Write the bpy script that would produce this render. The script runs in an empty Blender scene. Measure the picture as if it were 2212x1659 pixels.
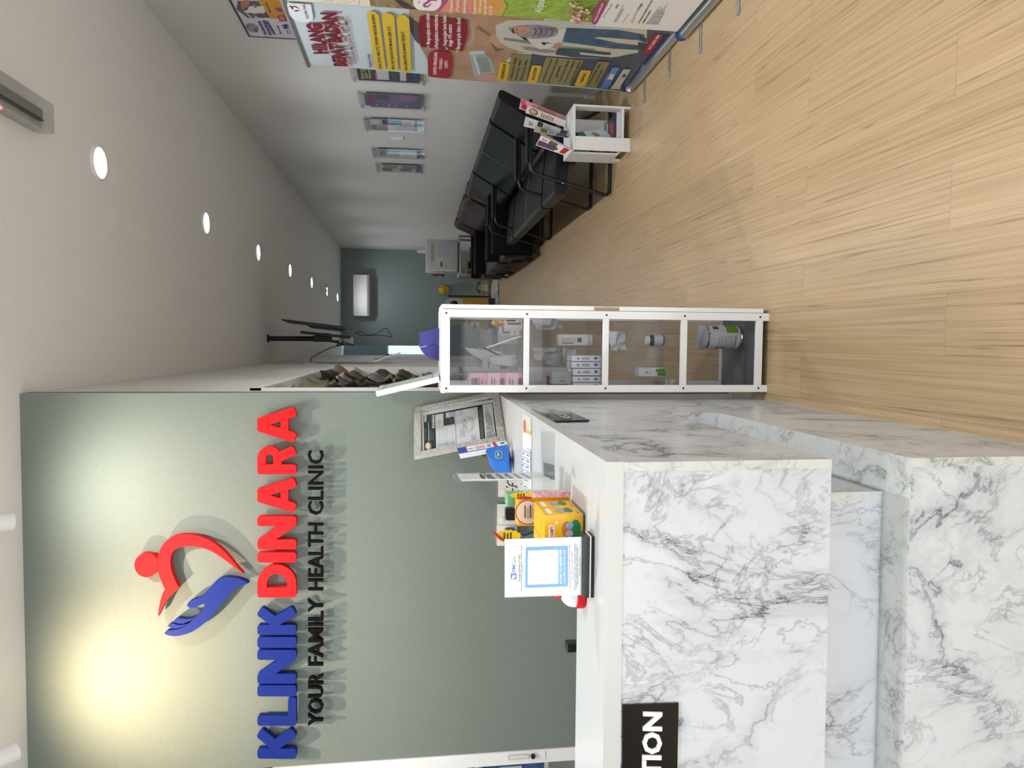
import bpy, bmesh, math, random
from mathutils import Vector, Matrix
from mathutils.geometry import tessellate_polygon

random.seed(7)
SC = bpy.context.scene
COL = SC.collection

# ------------------------------------------------------------------ camera, world, light, exposure
FOC = 1550.0                                   # focal length in photograph pixels (2212 wide)
PITCH = math.atan(209 / FOC)
YAW = math.atan(92 / math.hypot(FOC, 209))
EYE = Vector((0, 0, 1.5))
FWD = Vector((-math.sin(YAW) * math.cos(PITCH), math.cos(YAW) * math.cos(PITCH), -math.sin(PITCH)))
RGT = Vector((math.cos(YAW), math.sin(YAW), 0))
UPV = RGT.cross(FWD)
cam_data = bpy.data.cameras.new('camera')
cam = bpy.data.objects.new('camera', cam_data)
COL.objects.link(cam)
cam_data.sensor_fit = 'HORIZONTAL'
cam_data.sensor_width = 36
cam_data.lens = FOC / 2212 * 36
cam_data.clip_start = 0.05
# the phone was held on its side: picture right = down in the room, picture up = right in the room
ix, iy, iz = -UPV, RGT, -FWD
cam.matrix_world = Matrix(((ix.x, iy.x, iz.x, EYE.x), (ix.y, iy.y, iz.y, EYE.y), (ix.z, iy.z, iz.z, EYE.z), (0, 0, 0, 1)))
SC.camera = cam

SC.view_settings.view_transform = 'Standard'
SC.view_settings.look = 'None'
SC.view_settings.gamma = 1
SC.view_settings.use_curve_mapping = False
SC.view_settings.exposure = 0.5
world = bpy.data.worlds.new('world')
SC.world = world
world.use_nodes = True
wb = world.node_tree.nodes['Background']
wb.inputs[0].default_value = (0.86, 0.93, 1.0, 1)
wb.inputs[1].default_value = 0.8

def lamp(name, kind, loc, energy, color=(1, 1, 1), target=None, size=0.1, size_y=None, spot=60, blend=0.5):
    d = bpy.data.lights.new(name, kind)
    d.energy = energy
    d.color = color
    if kind == 'AREA':
        d.size = size
        if size_y:
            d.shape = 'RECTANGLE'; d.size_y = size_y
    else:
        d.shadow_soft_size = size
    if kind == 'SPOT':
        d.spot_size = math.radians(spot); d.spot_blend = blend
    o = bpy.data.objects.new(name, d)
    COL.objects.link(o)
    o.location = loc
    if target is not None:
        o.rotation_euler = (Vector(target) - Vector(loc)).to_track_quat('-Z', 'Y').to_euler()
    return o

# daylight through the glazed shop front behind the camera
DAY = 4
lamp('daylight', 'AREA', (-0.6, -2.35, 1.55), DAY, (0.86, 0.94, 1.0), target=(-0.6, 5, 1.5), size=5.0, size_y=2.7)
# unseen fill lamp, added low at the shop front to brighten the ceiling
pb_ = lamp('ceiling_fill', 'AREA', (-0.2, -2.33, 0.5), 36, (1.0, 0.98, 0.95), target=(0.4, 8.0, 3.2), size=4.2, size_y=0.9)
pb_.data.spread = math.radians(150)

# ------------------------------------------------------------------ room numbers
CEIL = 3.163
XR = 2.083        # right wall
XL = -0.2335      # left wall of the corridor
YW = 3.29         # reception wall at x = 0, turned by one degree
T1 = math.tan(math.radians(1.0))
YF = 16.68        # far wall
XD = -0.24        # side of the desk
ZD = 1.122        # desk top

# ------------------------------------------------------------------ pixel of the photograph -> point on a plane of the room
def ray(x, y):
    return FWD * FOC + RGT * (1659 - y - 829.5) + UPV * (1106 - x)
class PL:
    def __init__(s, p, n):
        s.p = Vector(p); s.n = Vector(n).normalized()
        if s.n.dot(EYE - s.p) < 0:
            s.n = -s.n                        # normal towards the viewer
    def __call__(s, x, y):
        d = ray(x, y)
        return EYE + d * ((s.p - EYE).dot(s.n) / d.dot(s.n))
def PX(X): return PL((X, 0, 0), (1, 0, 0))
def PY(Y): return PL((0, Y, 0), (0, 1, 0))
def PZ(Z): return PL((0, 0, Z), (0, 0, 1))
def PW(d=0): return PL((0, YW - d, 0), (-T1, 1, 0))     # parallel to the reception wall, d in front of it
def wall_y(x, d=0): return YW - d + T1 * x
def zoom(ox, oy, s): return lambda p: (ox + p[0] / s, oy + p[1] / s)
IDN = lambda p: p

# ------------------------------------------------------------------ materials
def lin(h):
    h = h.lstrip('#')
    c = [int(h[i:i + 2], 16) / 255 for i in (0, 2, 4)]
    return tuple((v / 12.92 if v <= 0.04045 else ((v + 0.055) / 1.055) ** 2.4) for v in c) + (1,)
MATS = {}
def mat(hexc, rough=0.5, metal=0.0, name=None, spec=0.5, emit=0, bump=0, bscale=300, coat=0):
    k = (hexc, rough, metal, spec, emit, bump, bscale, coat)
    if k in MATS: return MATS[k]
    m = bpy.data.materials.new(name or 'paint_' + hexc.lstrip('#'))
    m.use_nodes = True
    nt = m.node_tree
    b = nt.nodes['Principled BSDF']
    b.inputs['Base Color'].default_value = lin(hexc)
    b.inputs['Roughness'].default_value = rough
    b.inputs['Metallic'].default_value = metal
    b.inputs['Specular IOR Level'].default_value = spec
    b.inputs['Coat Weight'].default_value = coat
    if emit:
        b.inputs['Emission Color'].default_value = lin(hexc)
        b.inputs['Emission Strength'].default_value = emit
    # every surface carries a faint procedural unevenness
    tc = nt.nodes.new('ShaderNodeTexCoord')
    nz = nt.nodes.new('ShaderNodeTexNoise')
    nz.inputs['Scale'].default_value = bscale
    bp = nt.nodes.new('ShaderNodeBump')
    bp.inputs['Strength'].default_value = bump if bump else 0.02
    bp.inputs['Distance'].default_value = 0.002
    nt.links.new(tc.outputs['Object'], nz.inputs['Vector'])
    nt.links.new(nz.outputs['Fac'], bp.inputs['Height'])
    nt.links.new(bp.outputs['Normal'], b.inputs['Normal'])
    MATS[k] = m
    return m
def N(nt, t, **kw):
    n = nt.nodes.new(t)
    for k, v in kw.items():
        if k in n.inputs: n.inputs[k].default_value = v
        else: setattr(n, k, v)
    return n
def ramp(nt, stops, interp='LINEAR'):
    r = nt.nodes.new('ShaderNodeValToRGB')
    r.color_ramp.interpolation = interp
    e = r.color_ramp.elements
    while len(e) < len(stops): e.new(0.5)
    for i, (p, c) in enumerate(stops):
        e[i].position = p
        e[i].color = c if len(c) == 4 else tuple(c) + (1,)
    return r
def new_mat(name):
    m = bpy.data.materials.new(name); m.use_nodes = True
    return m, m.node_tree, m.node_tree.nodes['Principled BSDF'], m.node_tree.links

def make_marble(name='marble_laminate', base='#d2d8df', scale=1.0, vein='#4f545e'):
    m, nt, b, L = new_mat(name)
    tc = N(nt, 'ShaderNodeTexCoord')
    mp = N(nt, 'ShaderNodeMapping'); mp.inputs['Scale'].default_value = (scale, scale, scale)
    L.new(tc.outputs['Object'], mp.inputs['Vector'])
    def veins(sc, width, dist, off):
        mo = N(nt, 'ShaderNodeMapping'); mo.inputs['Location'].default_value = off
        mo.inputs['Rotation'].default_value = (0.4, 0.6, 0.5); mo.inputs['Scale'].default_value = (1.25, 1, 0.8)
        L.new(mp.outputs[0], mo.inputs['Vector'])
        n = N(nt, 'ShaderNodeTexNoise', Scale=sc, Detail=8, Roughness=0.64, Distortion=dist)
        L.new(mo.outputs[0], n.inputs['Vector'])
        s = N(nt, 'ShaderNodeMath', operation='SUBTRACT'); s.inputs[1].default_value = 0.5
        a = N(nt, 'ShaderNodeMath', operation='ABSOLUTE')
        r = N(nt, 'ShaderNodeMapRange'); r.inputs['From Min'].default_value = 0; r.inputs['From Max'].default_value = width
        r.inputs['To Min'].default_value = 1; r.inputs['To Max'].default_value = 0
        L.new(n.outputs['Fac'], s.inputs[0]); L.new(s.outputs[0], a.inputs[0]); L.new(a.outputs[0], r.inputs['Value'])
        k = N(nt, 'ShaderNodeTexNoise', Scale=sc * 1.3, Detail=3)
        mo2 = N(nt, 'ShaderNodeMapping'); mo2.inputs['Location'].default_value = (off[1] + 4, off[0], 2)
        L.new(mp.outputs[0], mo2.inputs['Vector']); L.new(mo2.outputs[0], k.inputs['Vector'])
        kr = N(nt, 'ShaderNodeMapRange'); kr.inputs['From Min'].default_value = 0.38; kr.inputs['From Max'].default_value = 0.60
        L.new(k.outputs['Fac'], kr.inputs['Value'])
        mu = N(nt, 'ShaderNodeMath', operation='MULTIPLY')
        L.new(r.outputs[0], mu.inputs[0]); L.new(kr.outputs[0], mu.inputs[1])
        return mu
    v1 = veins(2.4, 0.014, 0.7, (1.3, 0.2, 3.1))
    v2 = veins(6.0, 0.022, 0.6, (5.3, 7.2, 0.4))
    soft = veins(2.4, 0.075, 0.7, (1.3, 0.2, 3.1))
    cm = ramp(nt, [(0, lin(base)), (1, lin(vein))])
    add = N(nt, 'ShaderNodeMath', operation='MULTIPLY_ADD'); add.inputs[1].default_value = 0.55
    L.new(v1.outputs[0], add.inputs[0])
    h = N(nt, 'ShaderNodeMath', operation='MULTIPLY'); h.inputs[1].default_value = 0.42
    L.new(v2.outputs[0], h.inputs[0])
    h2 = N(nt, 'ShaderNodeMath', operation='MULTIPLY_ADD'); h2.inputs[1].default_value = 0.30
    L.new(soft.outputs[0], h2.inputs[0]); L.new(h.outputs[0], h2.inputs[2])
    L.new(h2.outputs[0], add.inputs[2])
    L.new(add.outputs[0], cm.inputs[0])
    L.new(cm.outputs[0], b.inputs['Base Color'])
    b.inputs['Roughness'].default_value = 0.3
    return m

def make_floor():
    m, nt, b, L = new_mat('oak_vinyl_planks')
    tc = N(nt, 'ShaderNodeTexCoord')
    mp = N(nt, 'ShaderNodeMapping'); mp.inputs['Rotation'].default_value = (0, 0, math.radians(90)); mp.inputs['Location'].default_value = (0.2, 0.03, 0)
    L.new(tc.outputs['Object'], mp.inputs['Vector'])
    br = N(nt, 'ShaderNodeTexBrick')
    br.offset = 0.37
    br.inputs['Scale'].default_value = 1
    br.inputs['Brick Width'].default_value = 1.22; br.inputs['Row Height'].default_value = 0.18
    br.inputs['Mortar Size'].default_value = 0.0012; br.inputs['Mortar Smooth'].default_value = 0.1
    br.inputs['Color1'].default_value = (0, 0, 0, 1); br.inputs['Color2'].default_value = (1, 1, 1, 1); br.inputs['Mortar'].default_value = (0.5, 0.5, 0.5, 1)
    L.new(mp.outputs[0], br.inputs['Vector'])
    # grain, long along the planks, shifted from plank to plank
    sh = N(nt, 'ShaderNodeVectorMath', operation='MULTIPLY_ADD'); sh.inputs[1].default_value = (7, 3, 0)
    L.new(br.outputs['Color'], sh.inputs[0]); L.new(mp.outputs[0], sh.inputs[2])
    g = N(nt, 'ShaderNodeMapping'); g.inputs['Scale'].default_value = (0.9, 60, 1)
    L.new(sh.outputs[0], g.inputs['Vector'])
    n1 = N(nt, 'ShaderNodeTexNoise', Scale=1.4, Detail=7, Roughness=0.6, Distortion=0.08)
    L.new(g.outputs[0], n1.inputs['Vector'])
    g2 = N(nt, 'ShaderNodeMapping'); g2.inputs['Scale'].default_value = (0.25, 24, 1); g2.inputs['Location'].default_value = (3, 1, 0)
    L.new(sh.outputs[0], g2.inputs['Vector'])
    n2 = N(nt, 'ShaderNodeTexNoise', Scale=1.2, Detail=3, Roughness=0.45, Distortion=0.12)
    L.new(g2.outputs[0], n2.inputs['Vector'])
    c1 = ramp(nt, [(0.28, lin('#a98f6c')), (0.5, lin('#bda27d')), (0.72, lin('#cbb28f'))])
    L.new(n1.outputs['Fac'], c1.inputs[0])
    # dark grain lines
    s = N(nt, 'ShaderNodeMath', operation='SUBTRACT'); s.inputs[1].default_value = 0.5
    a = N(nt, 'ShaderNodeMath', operation='ABSOLUTE')
    r = N(nt, 'ShaderNodeMapRange'); r.inputs['From Max'].default_value = 0.009; r.inputs['To Min'].default_value = 0.62; r.inputs['To Max'].default_value = 0
    L.new(n2.outputs['Fac'], s.inputs[0]); L.new(s.outputs[0], a.inputs[0]); L.new(a.outputs[0], r.inputs['Value'])
    mx = N(nt, 'ShaderNodeMix', data_type='RGBA')
    mx.inputs[7].default_value = lin('#6d533b')
    L.new(r.outputs[0], mx.inputs[0]); L.new(c1.outputs[0], mx.inputs[6])
    # plank to plank tone
    tone = N(nt, 'ShaderNodeMapRange'); tone.inputs['To Min'].default_value = 0.93; tone.inputs['To Max'].default_value = 1.05
    L.new(br.outputs['Color'], tone.inputs['Value'])
    mt = N(nt, 'ShaderNodeMix', data_type='RGBA', blend_type='MULTIPLY'); mt.inputs[0].default_value = 1
    L.new(mx.outputs[2], mt.inputs[6]); L.new(tone.outputs[0], mt.inputs[7])
    mm = N(nt, 'ShaderNodeMix', data_type='RGBA'); mm.inputs[7].default_value = lin('#8a6e50')
    fm = N(nt, 'ShaderNodeMath', operation='MULTIPLY'); fm.inputs[1].default_value = 0.45
    L.new(br.outputs['Fac'], fm.inputs[0]); L.new(fm.outputs[0], mm.inputs[0]); L.new(mt.outputs[2], mm.inputs[6])
    L.new(mm.outputs[2], b.inputs['Base Color'])
    b.inputs['Roughness'].default_value = 0.34
    return m

def make_noise_mat(name, c0, c1, scale=20, rough=0.5, stretch=(1, 1, 1), detail=5, bump=0.0, lo=0.35, hi=0.65):
    m, nt, b, L = new_mat(name)
    tc = N(nt, 'ShaderNodeTexCoord'); mp = N(nt, 'ShaderNodeMapping'); mp.inputs['Scale'].default_value = stretch
    n = N(nt, 'ShaderNodeTexNoise', Scale=scale, Detail=detail)
    c = ramp(nt, [(lo, lin(c0)), (hi, lin(c1))])
    L.new(tc.outputs['Object'], mp.inputs['Vector']); L.new(mp.outputs[0], n.inputs['Vector'])
    L.new(n.outputs['Fac'], c.inputs[0]); L.new(c.outputs[0], b.inputs['Base Color'])
    b.inputs['Roughness'].default_value = rough
    if bump:
        bp = N(nt, 'ShaderNodeBump'); bp.inputs['Strength'].default_value = bump; bp.inputs['Distance'].default_value = 0.004
        L.new(n.outputs['Fac'], bp.inputs['Height']); L.new(bp.outputs[0], b.inputs['Normal'])
    return m
def make_clear(name, tint=(0.93, 0.95, 0.95), gloss=0.08, rough=0.02, k=0.6):
    m = bpy.data.materials.new(name); m.use_nodes = True
    nt = m.node_tree; nt.nodes.clear(); L = nt.links
    o = nt.nodes.new('ShaderNodeOutputMaterial')
    t = nt.nodes.new('ShaderNodeBsdfTransparent'); t.inputs[0].default_value = tuple(tint) + (1,)
    g = nt.nodes.new('ShaderNodeBsdfGlossy'); g.inputs['Roughness'].default_value = rough
    f = nt.nodes.new('ShaderNodeFresnel'); ge = nt.nodes.new('ShaderNodeNewGeometry'); mr = nt.nodes.new('ShaderNodeMapRange')
    mr.inputs['To Min'].default_value = 1.45; mr.inputs['To Max'].default_value = 1 / 1.45      # same sheen on both faces of a sheet
    L.new(ge.outputs['Backfacing'], mr.inputs['Value']); L.new(mr.outputs[0], f.inputs[0])
    a = nt.nodes.new('ShaderNodeMath'); a.operation = 'ADD'; a.operation = 'MULTIPLY_ADD'; a.inputs[1].default_value = k; a.inputs[2].default_value = gloss - 0.04
    x = nt.nodes.new('ShaderNodeMixShader')
    L.new(f.outputs[0], a.inputs[0]); L.new(a.outputs[0], x.inputs[0]); L.new(t.outputs[0], x.inputs[1]); L.new(g.outputs[0], x.inputs[2]); L.new(x.outputs[0], o.inputs[0])
    return m
def make_film(name, base='#e9edf2', alpha=0.55, scale=14):
    m = bpy.data.materials.new(name); m.use_nodes = True
    nt = m.node_tree; L = nt.links
    b = nt.nodes['Principled BSDF']; o = nt.nodes['Material Output']
    b.inputs['Base Color'].default_value = lin(base); b.inputs['Roughness'].default_value = 0.25
    tc = N(nt, 'ShaderNodeTexCoord'); n = N(nt, 'ShaderNodeTexNoise', Scale=scale, Detail=3, Distortion=1.5)
    bp = N(nt, 'ShaderNodeBump'); bp.inputs['Strength'].default_value = 0.8; bp.inputs['Distance'].default_value = 0.02
    L.new(tc.outputs['Object'], n.inputs['Vector']); L.new(n.outputs['Fac'], bp.inputs['Height']); L.new(bp.outputs[0], b.inputs['Normal'])
    t = nt.nodes.new('ShaderNodeBsdfTransparent'); x = nt.nodes.new('ShaderNodeMixShader'); x.inputs[0].default_value = alpha
    L.new(t.outputs[0], x.inputs[1]); L.new(b.outputs[0], x.inputs[2]); L.new(x.outputs[0], o.inputs[0])
    return m

M_CEIL = make_noise_mat('ceiling_paint', '#f0f1f2', '#f4f5f6', 60, 0.8, bump=0.03)
M_WALL = make_noise_mat('white_wall_paint', '#d8d9d7', '#dededc', 80, 0.75, bump=0.04)
M_GREEN = make_noise_mat('sage_wall_paint', '#747f79', '#78837d', 90, 0.7, bump=0.05)
M_TEAL = make_noise_mat('slate_wall_paint', '#8b9a9b', '#909f9f', 90, 0.75, bump=0.05)
M_FLOOR = make_floor()
M_MARBLE = make_marble()
M_MARBLE2 = make_marble('marble_edging', base='#d2d6d5', scale=2.6, vein='#737b78')
M_WHITE = mat('#eef0f2', 0.35, name='white_lacquer')
M_TOP = mat('#c9cccc', 0.25, name='white_gloss_laminate')
M_PAPER = mat('#f4f4f2', 0.7, name='white_paper')
M_ALU = mat('#b9bdc0', 0.32, 0.9, name='brushed_aluminium')
M_CHROME = mat('#d8dadc', 0.15, 1.0, name='polished_steel')
M_STEEL = mat('#a9adb0', 0.4, 0.6, name='grey_enamelled_steel')
M_BLACKM = mat('#1b1f23', 0.38, 0.2, name='black_powder_coat')
M_BLACK = mat('#121315', 0.35, name='black_plastic')
M_GLOSSBLACK = mat('#0e0f11', 0.08, name='black_acrylic')
M_LEATHER = make_noise_mat('black_leatherette', '#0b0f11', '#111618', 220, 0.42, bump=0.12)
M_BROWN = make_noise_mat('brown_leatherette', '#291614', '#3b221e', 9, 0.5, bump=0.5)
M_BLKSIDE = mat('#08090b', 0.55, name='black_vinyl', spec=0.15)
for q_ in (M_LEATHER, M_BROWN): q_.node_tree.nodes['Principled BSDF'].inputs['Specular IOR Level'].default_value = 0.28
M_CLEAR = make_clear('clear_acrylic', (0.975, 0.98, 0.98), 0.045, 0.02, 0.4)
M_PANE = make_clear('smoked_pane', (0.86, 0.865, 0.88), 0.04, 0.02, 0.25)
M_GLASS = make_clear('window_glass', (0.97, 0.98, 0.98), 0.05)
M_FILM = make_film('crumpled_film')
M_FILM2 = make_film('wrinkled_clear_film', '#dfe6ee', 0.13, 9)
M_RED = mat('#e0191f', 0.6, name='red_acrylic', spec=0.2)
M_BLUE = mat('#122a80', 0.6, name='blue_acrylic', spec=0.2)
M_CHAR = mat('#08090a', 0.7, name='charcoal_acrylic', spec=0.12)
M_LED = mat('#ffffff', 0.5, name='lit_led_disc', emit=14)
M_WARMLED = mat('#ffe2b8', 0.5, name='lit_warm_lamp', emit=14)

# ------------------------------------------------------------------ mesh builder
class MB:
    def __init__(s):
        s.v = []; s.f = []; s.m = []; s.mats = []
    def mi(s, m):
        if m not in s.mats: s.mats.append(m)
        return s.mats.index(m)
    def face(s, pts, m):
        i0 = len(s.v)
        s.v += [tuple(p) for p in pts]
        s.f.append(tuple(range(i0, i0 + len(pts)))); s.m.append(s.mi(m))
    def raw(s, verts, faces, m):
        i0 = len(s.v)
        s.v += [tuple(p) for p in verts]
        k = s.mi(m)
        for f in faces:
            s.f.append(tuple(i + i0 for i in f)); s.m.append(k)
    def obox(s, o, ex, ey, ez, m):
        o, ex, ey, ez = map(Vector, (o, ex, ey, ez))
        p = [o, o + ex, o + ex + ey, o + ey]
        p += [q + ez for q in p]
        F = [(0, 3, 2, 1), (4, 5, 6, 7), (0, 1, 5, 4), (1, 2, 6, 5), (2, 3, 7, 6), (3, 0, 4, 7)]
        if ex.cross(ey).dot(ez) < 0: F = [f[::-1] for f in F]
        s.raw(p, F, m)
    def box(s, x0, x1, y0, y1, z0, z1, m):
        s.obox((x0, y0, z0), (x1 - x0, 0, 0), (0, y1 - y0, 0), (0, 0, z1 - z0), m)
    def rbox(s, x0, x1, y0, y1, z0, z1, m, r=0.01, seg=3):
        """a box with rounded edges"""
        bm = bmesh.new()
        bmesh.ops.create_cube(bm, size=1)
        for v in bm.verts:
            v.co = Vector((x0 + (v.co.x + .5) * (x1 - x0), y0 + (v.co.y + .5) * (y1 - y0), z0 + (v.co.z + .5) * (z1 - z0)))
        r = min(r, .49 * min(abs(x1 - x0), abs(y1 - y0), abs(z1 - z0)))
        bmesh.ops.bevel(bm, geom=bm.edges[:], offset=r, segments=seg, profile=.5, affect='EDGES')
        bm.verts.ensure_lookup_table()
        idx = {v: i for i, v in enumerate(bm.verts)}
        s.raw([v.co.copy() for v in bm.verts], [[idx[v] for v in f.verts] for f in bm.faces], m)
        bm.free()
    def prism(s, poly, ext, m, mside=None):
        """poly: planar outline (may be concave); ext: extrusion vector"""
        poly = [Vector(p) for p in poly]; ext = Vector(ext)
        nrm = Vector((0, 0, 0))
        for i, p in enumerate(poly): nrm += p.cross(poly[(i + 1) % len(poly)])
        if nrm.dot(ext) < 0: poly = poly[::-1]
        tri = tessellate_polygon([poly])
        n = len(poly)
        out = []
        for t in tri:
            a, b, c = (poly[i] for i in t)
            out.append(t if (b - a).cross(c - a).dot(ext) > 0 else t[::-1])
        s.raw([p + ext for p in poly], out, m)
        s.raw(poly, [t[::-1] for t in out], m)
        ring = poly + [p + ext for p in poly]
        s.raw(ring, [(i, (i + 1) % n, n + (i + 1) % n, n + i) for i in range(n)], mside or m)
    def flat(s, poly, m, toward=None):
        poly = [Vector(p) for p in poly]
        tri = tessellate_polygon([poly]); out = []
        for t in tri:
            a, b, c = (poly[i] for i in t)
            nn = (b - a).cross(c - a)
            if nn.length < 1e-12: continue
            out.append(t if toward is None or nn.dot(toward) > 0 else t[::-1])
        s.raw(poly, out, m)
    def tube(s, pts, r, m, n=8, closed=False, caps=True):
        pts = [Vector(p) for p in pts]
        k = len(pts)
        tang = []
        for i in range(k):
            a = pts[(i - 1) % k] if (closed or i > 0) else pts[i]
            b = pts[(i + 1) % k] if (closed or i < k - 1) else pts[i]
            tang.append((b - a).normalized())
        u = tang[0].orthogonal().normalized()
        rings = []
        for i in range(k):
            u = (u - tang[i] * u.dot(tang[i])).normalized()
            w = tang[i].cross(u)
            rr = r[i] if isinstance(r, (list, tuple)) else r
            rings.append([pts[i] + (u * math.cos(2 * math.pi * j / n) + w * math.sin(2 * math.pi * j / n)) * rr for j in range(n)])
        V = [p for R in rings for p in R]; F = []
        for i in range(k if closed else k - 1):
            a = i * n; b = ((i + 1) % k) * n
            for j in range(n):
                F.append((a + j, a + (j + 1) % n, b + (j + 1) % n, b + j))
        if not closed and caps:
            F.append(tuple(range(n))[::-1]); F.append(tuple((k - 1) * n + j for j in range(n)))
        s.raw(V, F, m)
    def cyl(s, p0, p1, r0, m, r1=None, n=20):
        s.tube([p0, p1], [r0, r0 if r1 is None else r1], m, n)
    def lathe(s, c, prof, m, n=28, axis=(0, 0, 1)):
        c = Vector(c); ax = Vector(axis).normalized(); u = ax.orthogonal().normalized(); w = ax.cross(u)
        V = []; F = []
        for (r, z) in prof:
            for j in range(n):
                a = 2 * math.pi * j / n
                V.append(c + ax * z + (u * math.cos(a) + w * math.sin(a)) * max(r, 1e-5))
        for i in range(len(prof) - 1):
            for j in range(n):
                F.append((i * n + j, i * n + (j + 1) % n, (i + 1) * n + (j + 1) % n, (i + 1) * n + j))
        F.append(tuple(range(n))[::-1]); F.append(tuple((len(prof) - 1) * n + j for j in range(n)))
        s.raw(V, F, m)
    def ball(s, c, r, m, n=20, sz=1.0):
        s.lathe((c[0], c[1], c[2]), [(r * math.sin(math.pi * i / 12), -r * sz * math.cos(math.pi * i / 12)) for i in range(13)], m, n)
    def build(s, name, parent=None, smooth=None, bevel=0, origin=None, solid=0):
        me = bpy.data.meshes.new(name)
        V = [Vector(p) for p in s.v]
        o = bpy.data.objects.new(name, me)
        COL.objects.link(o)
        if parent is not None:
            o.parent = parent
            off = Vector((0, 0, 0)); q = parent
            while q is not None:
                off += q.location; q = q.parent
        else:
            if origin is None and V:
                xs = [p.x for p in V]; ys = [p.y for p in V]; zs = [p.z for p in V]
                origin = ((min(xs) + max(xs)) / 2, (min(ys) + max(ys)) / 2, min(zs))
            off = Vector(origin or (0, 0, 0))
            o.location = off
        me.from_pydata([p - off for p in V], [], s.f)
        for m in s.mats: me.materials.append(m)
        me.polygons.foreach_set('material_index', s.m)
        me.update()
        if smooth is not None:
            bm = bmesh.new(); bm.from_mesh(me)
            bmesh.ops.remove_doubles(bm, verts=bm.verts, dist=1e-5)
            bm.to_mesh(me); bm.free()
            me.polygons.foreach_set('use_smooth', [True] * len(me.polygons))
            me.set_sharp_from_angle(angle=math.radians(smooth))
        if bevel:
            bv = o.modifiers.new('edge', 'BEVEL'); bv.width = bevel; bv.segments = 2; bv.limit_method = 'ANGLE'; bv.angle_limit = math.radians(40)
        if solid:
            sd = o.modifiers.new('thickness', 'SOLIDIFY'); sd.thickness = solid
        return o

def tag(o, label=None, cat=None, group=None, kind=None):
    if label: o['label'] = label
    if cat: o['category'] = cat
    if group: o['group'] = group
    if kind: o['kind'] = kind
    return o
def thing(name, label, cat, loc=(0, 0, 0), group=None, kind=None):
    o = bpy.data.objects.new(name, None)
    COL.objects.link(o)
    o.location = loc; o.empty_display_size = 0.05
    return tag(o, label, cat, group, kind)
def dup(root, delta, label, group=None):
    def cp(o, par):
        c = o.copy(); COL.objects.link(c)
        if par is not None: c.parent = par
        for ch in [x for x in bpy.data.objects if x.parent == o]: cp(ch, c)
        return c
    r = cp(root, None)
    r.location = root.location + Vector(delta)
    r['label'] = label
    if group: r['group'] = group
    return r
def struct(mb, name, parent=None, **kw):
    o = mb.build(name, parent, **kw)
    if parent is None: o['kind'] = 'structure'
    return o

# ------------------------------------------------------------------ lettering
_TXT = {}
def text_shape(s, bold=0.0):
    k = (s, bold)
    if k in _TXT: return _TXT[k]
    cu = bpy.data.curves.new('t', 'FONT')
    cu.body = s; cu.size = 1; cu.resolution_u = 2; cu.offset = bold; cu.fill_mode = 'FRONT'
    ob = bpy.data.objects.new('t', cu)
    COL.objects.link(ob)
    dg = bpy.context.evaluated_depsgraph_get()
    me = ob.evaluated_get(dg).to_mesh()
    V = [Vector((v.co.x, v.co.y)) for v in me.vertices]; F = [tuple(p.vertices) for p in me.polygons]
    ob.evaluated_get(dg).to_mesh_clear()
    bpy.data.objects.remove(ob); bpy.data.curves.remove(cu)
    _TXT[k] = (V, F)
    return V, F
_capV, _ = text_shape('H')
CAP = max(v.y for v in _capV)

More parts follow.
